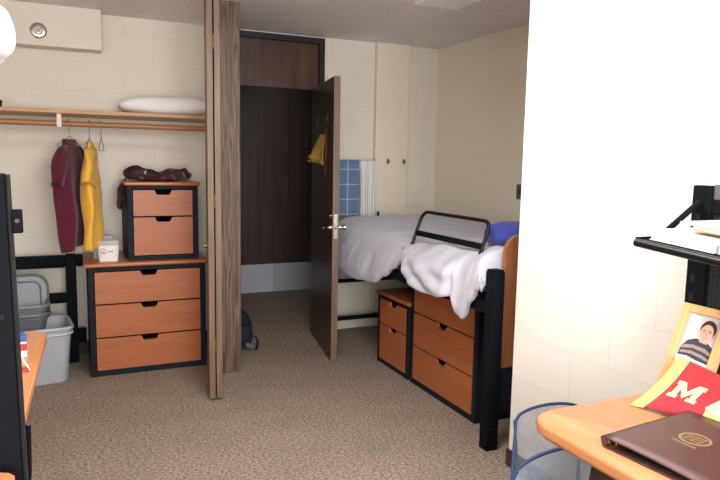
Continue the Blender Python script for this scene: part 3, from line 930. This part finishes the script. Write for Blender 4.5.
tag(o, 'rumpled pale grey comforter covering the bed and spilling over its side', 'comforter')
# sheet hanging at the foot
bm = B(); grid(bm, lambda u, v: (1.975 + .86 * u, 4.6985 + .006 * math.sin(u * 40) * v, .95 - (.95 - .512) * v + .012 * noise.noise(Vector((u * 9, v, 0)))), 60, 10)
o = obj('bed_sheet', bm, 'sheet', None, smooth=True, solid=.004, angle=180); tag(o, 'pale sheet hanging down at the foot of the bed', 'sheet')
o = obj('blue_blanket', pillow_bm(.385, .165, .085, 9, .03, 3.0, 6, 64, 30, .4), 'royal', None, smooth=True, loc=(2.40, 2.785, 1.058), rotz=R(4), angle=180)
o.name = 'pillow'; tag(o, 'royal blue pillow against the wooden headboard of the bed', 'pillow')

# towels on a wall bar
br = thing('towel_bar', 'thin wall bar behind the towels in the bed nook', 'towel bar', (2.18, 4.975, 1.452))
bm = B(); cyl(bm, (-.20, 0, 0), (.215, 0, 0), .008, 12); obj('bar', bm, 'chrome', br, smooth=True)
for x in (-.19, .207):
    bm = B(); cyl(bm, (x, .001, 0), (x, .0095, 0), .016, 12); obj('bracket', bm, 'chrome', br, smooth=True)
def towel(bm, x0, x1, zl, seed, fold):
    def f(u, v):
        s = v * 2 - .35          # short back fall, long front fall
        x = x0 + (x1 - x0) * u
        if s < 0: y, z = 4.975 + .013, 1.452 + s * .5
        else: y, z = 4.975 - .013, 1.452 - (s / 1.65) * (1.452 - zl)
        k = max(0, 1 - abs(s) / .06)
        z += .013 * k; y += (-.013 if s >= 0 else .013) * -k * .6
        ww = min(1, abs(s) * 3)
        y += fold * (math.sin(u * 14 + seed) * .5 - .5) * ww if s >= 0 else 0
        x += .012 * math.sin(v * 3 + seed) * (u - .5) * ww
        return Vector((x, y, z))
    grid(bm, f, 40, 60)
    return bm
o = obj('towel', towel(B(), 1.965, 2.228, .90, .4, .008), 'towel_blue', None, smooth=True, solid=.008, angle=180); tag(o, 'blue checked towel hanging on the wall behind the open door', 'towel', 'towels in the bed nook')
o = obj('towel', towel(B(), 2.243, 2.392, .90, 2.0, .03), 'towel_white', None, smooth=True, solid=.008, angle=180); tag(o, 'white towel with thin blue stripes hanging right of the blue checked towel', 'towel', 'towels in the bed nook')

def coat_hook(x, z, lab):
    t = thing('coat_hook', lab, 'hook', (x, 4.984, z), 0, 'wall hooks above the bed')
    obj('plate', bx(-.010, .010, -.004, 0, -.022, .022, bev=.002), 'hook', t)
    bm = B(); tube(bm, [(0, -.004, .008), (0, -.022, .002), (0, -.034, -.008), (0, -.036, -.002), (0, -.036, .010)], .0045, 8)
    obj('prong', bm, 'hook', t, smooth=True)
    return t
coat_hook(2.512, 1.452, 'small metal hook on the cream wall, nearer the white towel')
coat_hook(2.668, 1.452, 'small metal hook on the cream wall, nearer the right corner')
t = thing('wall_jack', 'small dull wall jack just below the edge of the white striped towel', 'jack', (2.43, 4.984, 1.0))
obj('plate', bx(-.014, .014, -.006, 0, -.02, .02, bev=.002), 'hook', t)
obj('socket', bx(-.006, .006, -.009, -.0065, -.008, .006), 'void', t)
t = thing('wall_switch', 'dark grey switch plate on the right wall above the headboard', 'switch', (3.0195, 3.80, 1.245))
obj('plate', bx(-.012, 0, -.045, .045, -.055, .055, bev=.003), 'dark_plate', t)
obj('toggle', bx(-.020, -.0125, -.008, .008, -.014, .014, bev=.002), 'frame_dark', t)

# backpack on the hall side of the partition
bp = thing('backpack', 'black backpack on the carpet by the doorway, half behind the oak post', 'backpack', (1.10, 4.76, 0), R(8))
bm = pillow_bm(.145, .10, .155, 2, .012, 3.0, 8)
bmesh.ops.translate(bm, verts=bm.verts, vec=(0, 0, .152))
obj('body', bm, 'backpack', bp, smooth=True, angle=180)
bm = pillow_bm(.105, .035, .09, 5, .008, 3.0, 9); bmesh.ops.translate(bm, verts=bm.verts, vec=(.01, -.115, .115))
obj('front_pocket', bm, 'backpack', bp, smooth=True, angle=180)
bm = B(); grid(bm, lambda u, v: (.105 + .06 * math.sin(v * 2.6), -.05 - .10 * v + .03 * u, .10 - .095 * v + .03 * math.sin(v * PI)), 4, 14)
obj('strap', bm, 'backpack', bp, smooth=True, solid=.006)
bm = B(); grid(bm, lambda u, v: (.05 + .07 * v, -.152 - .004 * u, .045 + .03 * u - .02 * v), 4, 4)
obj('patch', bm, 'grey_plastic', bp, solid=.003)

# ------------------------------------------------------------------ left foreground
ld = thing('desk', 'maple desk with rounded corner behind the black post at the left edge', 'desk', (0, 0, 0), 0, 'maple desks')
def desk_top_bm(x0, x1, y0, y1, z0, z1, r, corners):
    """corners: set of (sx, sy) to round"""
    poly = []
    for sx, sy, a0 in ((1, 1, 0), (-1, 1, 90), (-1, -1, 180), (1, -1, 270)):
        cx, cy = (x1 if sx > 0 else x0), (y1 if sy > 0 else y0)
        if (sx, sy) in corners:
            for k in range(9):
                a = R(a0 + 90 * k / 8); poly.append((cx - sx * r + r * math.cos(a), cy - sy * r + r * math.sin(a)))
        else:
            poly.append((cx, cy))
    bm = B(); prism(bm, poly, lambda u, v, q: (u, v, q), z0, z1)
    es = [e for e in bm.edges if abs(e.verts[0].co.z - e.verts[1].co.z) < 1e-6]
    bmesh.ops.bevel(bm, geom=es, offset=.009, segments=3, profile=.6, affect='EDGES')
    return bm
obj('desk_top', desk_top_bm(-.80, 0, -.95, 0, .728, .76, .05, {(1, 1)}), 'desk_wood', ld, smooth=True, loc=(-.099, 2.75, 0), rotz=R(-1.8))
for x, y in ((-.20, 2.62), (-.76, 2.62), (-.27, 1.88), (-.76, 1.88)):
    obj('leg', bx(x - .02, x + .02, y - .02, y + .02, 0, .7275, bev=.003), 'black', ld)
bm = B(); tube(bm, [(-.122, 1.86, .722), (-.124, 1.85, .60), (-.135, 1.83, .48), (-.1395, 1.82, .44)], .006, 8)
obj('brace', bm, 'black', ld, smooth=True)
ld2 = thing('desk', 'second maple desk at the lower left corner, in front of the black post', 'desk', (0, 0, 0), 0, 'maple desks')
obj('desk_top', desk_top_bm(-.85, -.128, .35, 1.515, .728, .76, .03, {(1, 1)}), 'desk_wood', ld2, smooth=True)
for x, y in ((-.3, 1.42), (-.8, 1.42), (-.3, .45), (-.8, .45)):
    obj('leg', bx(x - .02, x + .02, y - .02, y + .02, 0, .7275, bev=.003), 'black', ld2)

po = thing('metal_post', 'tall black metal furniture post standing at the left edge of the view', 'post', (-.110, 1.59, 0), rot=(0, R(-.65), 0))
obj('column', bx(-.088, -.0005, -.03, .04, 0.001, 1.402, bev=.006), 'black', po, smooth=True)
obj('side_channel', bx(0, .0065, -.025, .035, 0.001, 1.400, bev=.003), 'void', po)
br_ = obj('bracket', bx(.007, .029, -.018, -.010, 1.272, 1.325, bev=.0035), 'black', po, smooth=True)
bm = B(); cyl(bm, (.018, -.0185, 1.30), (.018, -.023, 1.30), .005, 10); obj('bolt', bm, 'black_gloss', br_, smooth=True)
bm = bx(-.046, -.018, -.0335, -.0305, 1.085, 1.098); obj('slot', bm, 'void', po)
bm = B(); cyl(bm, (.007, 0, .60), (.0095, 0, .60), .004, 8); obj('screw', bm, 'chrome', po, smooth=True)

# small things on the left desk
t = thing('snack_carton', 'small red, white and blue carton standing on the left desk', 'carton', (-.180, 2.42, .7605), R(14))
obj('body', bx(-.022, .022, -.03, .03, 0, .075, bev=.001), 'paper', t)
obj('blue_print', bx(-.0222, .0226, -.0305, .0305, .053, .0755, bev=.0005), 'ink_blue', t)
obj('red_print', bx(-.0222, .0226, -.0305, .0305, .022, .047, bev=.0005), 'ink_red', t)
t = thing('note_card', 'white folded card on the left desk in front of the red carton', 'card', (-.158, 2.25, .7605), R(8))
bm = B(); grid(bm, lambda u, v: (-.02 + .04 * u, -.03 + .06 * v, .002 + .035 * (1 - abs(2 * u - 1))), 3, 2)
obj('sheet', bm, 'paper', t, solid=.001)
obj('print', bx(-.006, .016, -.0335, -.0305, .004, .012), 'ink_red', t)

# loft bed out of view on the left, its pillow reaches into view
lb = thing('loft_bed', 'white loft bed deck above the left desks, only its pillow in view', 'loft bed', (0, 0, 0))
obj('deck', bx(-1.70, -.26, .55, 2.1, 1.56, 1.60), 'white_metal', lb)
for x, y in ((-1.66, .6), (-1.66, 2.05), (-.30, .6), (-.30, 2.05)):
    pass
for x, y in ((-1.66, .6), (-1.66, 2.05), (-.92, .6), (-.92, 2.05)):
    obj('leg', bx(x - .03, x + .03, y - .03, y + .03, 0, 1.5595), 'black', lb)
o = obj('pillow', pillow_bm(.36, .24, .098, 6, .035, 3.4, 9, 70, 36, .40), 'pillow_grey', None, smooth=True, loc=(-.472, 1.72, 1.702), rotz=R(6), angle=180)
tag(o, 'bright white pillow end at the upper left edge of the view', 'pillow')

# ------------------------------------------------------------------ right foreground
rd = thing('desk', 'maple desk with rounded corner in the lower right, holding the folder and pennant', 'desk', (0, 0, 0), 0, 'maple desks')
obj('desk_top', desk_top_bm(1.115, 1.83, .10, 1.348, .728, .76, .085, {(-1, 1)}), 'desk_wood', rd, smooth=True)
for x, y in ((1.20, .2), (1.79, 1.27), (1.79, .2)):
    obj('leg', bx(x - .02, x + .02, y - .02, y + .02, 0, .7275, bev=.003), 'black', rd)
obj('back_panel', bx(1.80, 1.812, .225, 1.245, .42, .70), 'black', rd)
# hutch
hu = thing('desk_hutch', 'black metal hutch with perforated back and a shelf, standing on the right desk', 'hutch', (0, 0, 0))
for y in (1.395, .17):
    if y > 1: u = obj('upright', bx(1.781, 1.815, 1.338, 1.403, .7605, 1.388, bev=.003), 'black', hu)
    else: u = obj('upright', bx(1.781, 1.815, .13, .195, .7605, 1.392, bev=.003), 'black', hu)
    for k in range(8):
        yy, z = (1.378 if y > 1 else .16), .85 + k * .062
        obj('slot', bx(1.7785, 1.7805, yy - .008, yy + .008, z - .013, z + .013, bev=.0008), 'void', u)
obj('back_panel', bx(1.795, 1.803, .1955, 1.3375, .7605, 1.30), 'perf', hu)
obj('cross_member', bx(1.785, 1.812, .1955, 1.3375, 1.301, 1.345, bev=.003), 'black', hu)
obj('top_panel', bx(1.79, 1.808, .1955, 1.3375, 1.346, 1.392, bev=.002), 'dark_plate', hu)
def sz(y): return 1.232 - .068 * (1.367 - y)
bm = B(); prism(bm, [(1.352, sz(1.352)), (.30, sz(.30)), (.30, sz(.30) - .014), (1.352, sz(1.352) - .014)], lambda u, v, q: (q, u, v), 1.505, 1.778)
s = obj('shelf', bm, 'black', hu)
bm = B(); tube(bm, [(1.497, 1.352, sz(1.352) - .008), (1.497, 1.34, sz(1.34) - .008), (1.497, .30, sz(.3) - .008)], [.0122, .0122, .0122], 14)
obj('front_tube', bm, 'black_gloss', s, smooth=True)
bm = B(); prism(bm, [(1.50, sz(1.4) + .004), (1.778, sz(1.4) + .004), (1.778, sz(1.4) - .02), (1.50, sz(1.4) - .02)], lambda u, v, q: (u, q, v), 1.3525, 1.358)
obj('end_bracket', bm, 'black', s)
bm = B(); tube(bm, [(1.776, 1.372, 1.338), (1.62, 1.372, sz(1.37) + .004)], .009, 6)
obj('strut', bm, 'black', hu, smooth=False)

# books on the hutch shelf
def book(name, label, mats, x0, x1, y0, y1, z, h, group=None, cat='book', tilt=-.055):
    t = thing(name, label, cat, ((x0 + x1) / 2, (y0 + y1) / 2, z), 0, group, rot=(math.atan(-tilt), 0, 0))
    w, l = (x1 - x0) / 2, (y1 - y0) / 2
    obj('pages', bx(-w + .003, w - .001, -l + .003, l - .003, .0025, h - .0025), 'paper', t)
    bm = bx(-w, w, -l, l, 0, .002); box(bm, -w, w, -l, l, h - .002, h); box(bm, w - .0008, w + .0012, -l, l, .0, h)
    obj('cover', bm, mats, t)
    return t
book('book', 'thick white book at the bottom of the pile on the hutch shelf', 'paper', 1.530, 1.74, 1.13, 1.335, sz(1.2325) + .003, .030, 'books on the hutch shelf', tilt=-.068)
book('book', 'tan book lying on the white book on the hutch shelf', 'book_tan', 1.60, 1.765, 1.03, 1.255, sz(1.1425) + .041, .014, 'books on the hutch shelf', tilt=-.068)
book('magazine', 'thin magazine with printed cover on top of the pile on the hutch shelf', 'book_pink', 1.575, 1.77, 1.00, 1.275, sz(1.1375) + .0585, .006, None, 'magazine', tilt=-.068)
book('book', 'pale blue book lying right of the white book on the hutch shelf', 'book_blue', 1.53, 1.72, .80, 1.12, sz(.96) + .004, .024, 'books on the hutch shelf', tilt=-.068)

# picture frame leaning back toward the hutch; local x = right in the picture, z = up the frame, y = depth
pf = thing('picture_frame', 'light wood picture frame with a photo of a person, leaning on the right desk', 'picture frame', (1.600, 1.335, .7615), 0,
           rot=(R(-21), 0, R(-90)))
W_, H_, b_, lb_ = .158, .290, .024, .112
bm = B()
box(bm, 0, b_, -.009, .009, 0, H_, bev=.002); box(bm, W_ - b_, W_, -.009, .009, 0, H_, bev=.002)
box(bm, b_, W_ - b_, -.009, .009, 0, lb_, bev=.002); box(bm, b_, W_ - b_, -.009, .009, H_ - b_, H_, bev=.002)
obj('frame', bm, 'frame_wood', pf)
obj('backing', bx(b_ - .004, W_ - b_ + .004, .0092, .0115, lb_ - .004, H_ - b_ + .004), 'book_tan', pf)
ph = obj('photo', bx(b_, W_ - b_, .0015, .0035, lb_, H_ - b_), 'photo_bg', pf)
PX, PZ, PW, PH = b_, lb_, W_ - 2 * b_, H_ - b_ - lb_
def flat(name, poly, mat, lay, par=None):
    bm = B(); prism(bm, [(PX + u * PW, PZ + v * PH) for u, v in poly], lambda u, v, q: (u, q, v), .0014 - lay * .0004, .0012 - lay * .0004)
    return obj(name, bm, mat, par or pf)
def ell(cx, cy, a, b, n=24, t0=0, t1=360): return [(cx + a * math.cos(R(t0 + (t1 - t0) * k / n)), cy + b * math.sin(R(t0 + (t1 - t0) * k / n))) for k in range(n if t1 - t0 == 360 else n + 1)]
flat('picture_white', [(0, 0), (1, 0), (1, .16), (0, .22)], 'photo_white', 0, ph)
flat('picture_white', [(.05, .62), (.36, .58), (.40, .95), (.10, .97)], 'photo_white', 0, ph)
flat('picture_sweater', [(.02, .14), (.06, .32), (.20, .46), (.42, .53), (.76, .50), (.94, .42), (1, .30), (1, .10), (.6, .12), (.3, .16)], 'photo_sweater', 1, ph)
flat('picture_sweater_band', [(.05, .29), (.14, .36), (.40, .40), (.74, .38), (1, .31), (1, .25), (.70, .315), (.40, .335), (.12, .29)], 'photo_band', 2, ph)
flat('picture_sweater_band', [(.03, .19), (.10, .245), (.40, .275), (.74, .245), (1, .19), (1, .135), (.70, .19), (.40, .22)], 'photo_band', 2, ph)
flat('picture_neck', [(.52, .48), (.76, .46), (.78, .60), (.54, .60)], 'photo_skin', 2, ph)
flat('picture_hair', ell(.68, .75, .225, .175), 'photo_hair', 3, ph)
flat('picture_face', ell(.665, .675, .185, .165), 'photo_skin', 4, ph)
flat('picture_brow', [(.53, .725), (.625, .735), (.625, .720), (.53, .708)], 'photo_hair', 5, ph)
flat('picture_brow', [(.70, .735), (.80, .725), (.80, .708), (.70, .720)], 'photo_hair', 5, ph)
flat('picture_nose', [(.645, .625), (.69, .625), (.675, .68), (.655, .68)], 'photo_pink', 4.5, ph)
for ex in (.585, .745): flat('picture_eye', ell(ex, .688, .030, .009, 10), 'photo_hair', 5, ph)
flat('picture_mouth', ell(.665, .585, .075, .016, 12, 180, 360), 'photo_pink', 5, ph)

# pennant leaning against the frame
P0 = Vector((1.446, 1.280, .763)); P1 = Vector((1.622, 1.272, .888)); AP = Vector((1.63, .70, .800))
pn = thing('pennant', 'red felt pennant with a yellow edge and block letter leaning on the picture frame', 'pennant', (0, 0, 0))
def pen(s, v, out=0.0):
    """s along the pennant 0 hoist .. 1 tip, v 0 lower .. 1 upper"""
    a = P0 + (AP - P0) * s; b = P1 + (AP - P1) * s
    p = a + (b - a) * v
    n = (P1 - P0).cross(AP - P0).normalized()
    if n.x > 0: n = -n
    bow = math.sin(v * PI) * -.016 * (1 - s) + .006 * math.sin(s * 9)
    return p + n * (out + bow)
bm = B(); grid(bm, lambda u, v: pen(.055 + .94 * u, v), 40, 12); obj('field', bm, 'felt_red', pn, smooth=True, solid=.002)
bm = B(); grid(bm, lambda u, v: pen(-.012 + .066 * u, v), 4, 12); obj('edge_band', bm, 'felt_yellow', pn, smooth=True, solid=.003)
Mp = [(0, 0), (.42, 0), (.42, .2), (.34, .2), (.34, .60), (.65, .10), (.96, .60), (.96, .2), (.88, .2), (.88, 0), (1.3, 0), (1.3, .2), (1.2, .2), (1.2, .8), (1.3, .8), (1.3, 1), (.95, 1), (.65, .50), (.35, 1), (0, 1), (0, .8), (.1, .8), (.1, .2), (0, .2)]
Lp = (AP - (P0 + P1) / 2).length; Hp = (P1 - P0).length
def letter(poly, s0, v0, h, name, mat, out=.004):
    bm = B()
    def f(u, v, q):
        s = s0 + u * h / Lp
        vv = .5 + (v0 + v * h / Hp - .5) / max(.15, 1 - s)
        return pen(s, vv, q)
    prism(bm, poly, f, out - .0025, out)
    return obj(name, bm, mat, pn)
letter(Mp, .080, .36, .062, 'letter', 'felt_cream')
letter([(0, .2), (.25, .85), (.7, 1.05), (1.2, .95), (1.2, .25), (.8, 0), (.3, -.05)], .27, .30, .075, 'pale_shape', 'felt_cream', .0045)
letter([(.1, .1), (.6, .0), (1.2, .15), (1.2, -.15), (.2, -.2)], .27, .30, .075, 'yellow_shape', 'felt_yellow', .006)

# ring binder folder; local x = up the cover, y = toward its spine (far side)
fd = thing('ring_binder', 'dark brown leatherette ring binder with a gold seal lying on the right desk', 'binder', (1.165, 1.110, .761), R(5.5))
FL, FW, FT = .345, .275, .030
bm = B(); prism(bm, [(0, -FW), (FL, -FW), (FL, 0), (0, 0)], lambda u, v, q: (u, v, q), 0, .004)
obj('back_cover', bm, 'folder', fd)
bm = B(); grid(bm, lambda u, v: (FL * u, -FW * v, FT - .004 - .010 * v + .004 * math.sin(v * PI)), 8, 14)
obj('front_cover', bm, 'folder', fd, smooth=True, solid=.004)
bm = B(); prism(bm, [(.002, .004), (.008, FT - .008), (.003, FT - .002), (-.004, FT - .006), (-.008, FT * .5), (-.004, .002)], lambda u, v, q: (q, u - .0, v), 0, FL)
obj('spine', bm, 'folder', fd, smooth=True)
obj('pages', bx(.012, FL - .012, -FW + .012, -.05, .0045, .0095), 'void', fd)  # near-black slab, paints the shade in the gap between the covers
bm = B()
for x in (.012, .17, .33):
    tube(bm, [(x, -.018 + .011 * math.cos(2 * PI * k / 14), .0145 + .0075 * math.sin(2 * PI * k / 14)) for k in range(14)], .0016, 6, closed=True)
box(bm, .006, FL - .006, -.026, -.010, .0045, .007)
obj('rings', bm, 'brass', fd, smooth=True)
def cov(x, y): 
    v = -y / FW
    return FT - .004 - .010 * v + .004 * math.sin(v * PI) + .0021
scx, scy = .185, -.118
def ringbm(r0, r1, n=40, sx=1.0):
    bm = B()
    a = [bm.verts.new((scx + r0 * math.cos(2 * PI * k / n), scy + r0 * math.sin(2 * PI * k / n), cov(0, scy + r0 * math.sin(2 * PI * k / n)))) for k in range(n)]
    b = [bm.verts.new((scx + r1 * math.cos(2 * PI * k / n), scy + r1 * math.sin(2 * PI * k / n), cov(0, scy + r1 * math.sin(2 * PI * k / n)))) for k in range(n)]
    for k in range(n): bm.faces.new((a[k], a[(k + 1) % n], b[(k + 1) % n], b[k]))
    return bm
seal = obj('seal', ringbm(.033, .0365), 'gold_foil', fd, solid=.0006)
obj('seal_ring', ringbm(.0295, .031), 'gold_foil', seal, solid=.0006)
bm = B()
for k in range(28):
    a = 2 * PI * k / 28
    x, y = scx + .032 * math.cos(a), scy + .032 * math.sin(a)
    box(bm, x - .0008, x + .0008, y - .0008, y + .0008, cov(0, y) - .0002, cov(0, y) + .0005)
obj('seal_beads', bm, 'gold_foil', seal)
bm = B()
for (a, b_, c, e) in ((-.017, -.015, -.02, .02), (.015, .017, -.02, .02), (-.015, .015, -.02, -.018), (-.015, .015, .018, .02),
                      (-.015, .015, -.001, .001), (-.006, -.005, -.016, -.003), (.0, .001, -.016, -.003), (.006, .007, -.016, -.003), (-.006, -.005, .003, .016), (.0, .001, .003, .016), (.006, .007, .003, .016)):
    y = scy + (c + e) / 2
    box(bm, scx + a, scx + b_, scy + c, scy + e, cov(0, y) - .0012, cov(0, y) + .0005)
obj('seal_shield', bm, 'gold_foil', seal)
cu = bpy.data.curves.new('writing', 'FONT'); cu.body = 'Minnesota'; cu.size = .0155; cu.extrude = .0003; cu.align_x = 'CENTER'; cu.align_y = 'CENTER'
tmp = bpy.data.objects.new('writing', cu); COL.objects.link(tmp)
dg = bpy.context.evaluated_depsgraph_get()
me = bpy.data.meshes.new_from_object(tmp.evaluated_get(dg))
bpy.data.objects.remove(tmp)
me.materials.clear(); me.materials.append(M['gold_foil'])
wo = bpy.data.objects.new('writing', me); COL.objects.link(wo); wo.parent = fd
wo.location = (scx - .047, scy, cov(0, scy) + .0002); wo.rotation_euler = (0, math.atan(0), R(-90))

# laundry hamper of blue net between the desk and the near wall
hp = thing('laundry_hamper', 'blue mesh pop up laundry hamper on the floor beyond the right desk', 'hamper', (0, 0, 0))
cA, cB, cC, cD = Vector((1.525, 1.885, 0)), Vector((1.845, 1.875, 0)), Vector((1.72, 1.50, 0)), Vector((1.262, 1.565, 0))
def edge_top(a, b, z0, z1, zc):
    def f(t):
        p = a.lerp(b, t)
        s = math.sin(PI * t) ** .42 if 0 < t < 1 else 0
        return Vector((p.x, p.y, z0 + (z1 - z0) * t + (zc - (z0 + z1) / 2) * s))
    return f
tA, tB, tC, tD = .47, .46, .42, .43
tops = [('A', edge_top(cA, cB, tA, tB, .515)), ('B', edge_top(cB, cC, tB, tC, .48)), ('C', edge_top(cD, cC, tD, tC, .525)), ('D', edge_top(cA, cD, tA, tD, .455))]
for k, f in tops:
    bm = B()
    def g(u, v, f=f, k=k):
        p = f(u)
        q = Vector((p.x, p.y, .01 + (p.z - .01) * v))
        cen = Vector((1.6, 1.7, 0)); dirv = (Vector((q.x, q.y, 0)) - cen)
        q += dirv * (-.05 * math.sin(PI * u) * math.sin(PI * v)) + dirv * (.02 * noise.noise(q * 14) if k == 'D' else 0)
        return q
    grid(bm, g, 24, 14)
    obj('mesh_panel' if k != 'D' else 'nylon_panel', bm, 'mesh_blue' if k != 'D' else 'mesh_solid', hp, smooth=True, angle=180)
    bm = B(); tube(bm, [tuple(f(i / 24)) for i in range(25)], .006, 8); obj('binding', bm, 'navy', hp, smooth=True)
for c, t in ((cA, tA), (cB, tB), (cC, tC), (cD, tD)):
    bm = B(); tube(bm, [tuple(c + Vector((.004 * math.sin(i * 2.1), .004 * math.cos(i * 1.7), .012 + (t - .012) * i / 8))) for i in range(9)], [.007 + .003 * math.sin(i * 2.4) for i in range(9)], 8)
    obj('corner_seam', bm, 'mesh_solid', hp, smooth=True)
bm = B(); prism(bm, [(cA.x, cA.y), (cB.x, cB.y), (cC.x, cC.y), (cD.x, cD.y)], lambda u, v, q: (u, v, q), .002, .008)
obj('base', bm, 'mesh_solid', hp)
obj('care_tag', bx(1.515, 1.555, 1.478, 1.480, .405, .47), 'paper', hp)
bm = B()
for q in range(3): box(bm, 1.520 + .012 * q, 1.528 + .012 * q, 1.4765, 1.4779, .415, .455)
obj('tag_print', bm, 'ink_blue', hp)
bm = pillow_bm(.12, .11, .10, 4, .03, 2.2, 9)
o = obj('laundry', bm, 'pink', None, smooth=True, loc=(1.60, 1.67, .115), angle=180); tag(o, 'pink laundry lying inside the blue mesh hamper', 'laundry')

# dark brown bag under the right desk
bg = thing('leather_bag', 'dark brown leather bag standing on the floor under the right desk', 'bag', (1.385, 1.045, 0))
bm = B()
loft(bm, [[(x, y, z) for x, y in rrect(.40 * k, .38 * k, .10 * k, 8)] for z, k in ((0, .90), (.02, .96), (.12, 1.0), (.45, .99), (.62, .97), (.665, .95), (.69, .90), (.702, .80), (.705, .6))])
obj('body', bm, 'leather', bg, smooth=True, angle=180)
bm = B(); tube(bm, [(-.205, -.10, .60), (-.222, -.09, .63), (-.226, -.04, .64), (-.226, .04, .64), (-.222, .09, .63), (-.205, .10, .60)], .011, 10)
obj('handle', bm, 'leather', bg, smooth=True)

# ------------------------------------------------------------------ light
def area(name, loc, rot, sx, sy, power, col):
    l = bpy.data.lights.new(name, 'AREA'); l.shape = 'RECTANGLE'; l.size = sx; l.size_y = sy; l.energy = power; l.color = col
    o = bpy.data.objects.new(name, l); COL.objects.link(o); o.location = loc; o.rotation_euler = rot
    return o
area('window_light', (.1, YR + .01, 1.5), (R(90), 0, 0), 2.1, 1.35, 190, (1.0, .985, .97))
area('ceiling_light', (.85, 1.95, CEIL - .05), (0, 0, 0), .7, .7, 38, (1.0, .975, .94))
area('ceiling_fill', (.85, 1.75, 2.05), (R(180), 0, 0), .6, .6, 18, (1.0, .97, .95))  # unseen fill facing up, added only to brighten the ceiling
area('hall_fill', (2.2, 6.0, CEIL - .03), (0, 0, 0),   .4, .4, 1.6, (1.0, .95, .9))  # faint fill added for the hall, no known fixture there
wd = bpy.data.worlds.new('world'); scene.world = wd; wd.use_nodes = True
bgn = wd.node_tree.nodes['Background']
bgn.inputs[0].default_value = (.8, .9, 1, 1); bgn.inputs[1].default_value = .6

# ------------------------------------------------------------------ camera
cam = bpy.data.cameras.new('camera'); co = bpy.data.objects.new('camera', cam); COL.objects.link(co)
FPX = 640.0
yaw, pitch, roll = 0.4263884, 0.1209072, -0.0181111
cy, sy, cp, spn = math.cos(yaw), math.sin(yaw), math.cos(pitch), math.sin(pitch)
f = Vector((sy * cp, cy * cp, -spn)); r = Vector((cy, -sy, 0)); dn = f.cross(r)
cr, sr = math.cos(roll), math.sin(roll)
r2 = r * cr + dn * sr; d2 = r * -sr + dn * cr
mtx = Matrix((r2, -d2, -f)).transposed().to_4x4()
mtx.translation = Vector((0, 0, 1.44))
co.matrix_world = mtx
cam.sensor_width = 36; cam.lens = FPX / 720 * 36
cam.clip_start = .02
scene.camera = co
scene.view_settings.view_transform = 'Standard'
scene.view_settings.look = 'None'
scene.view_settings.exposure = 0.0
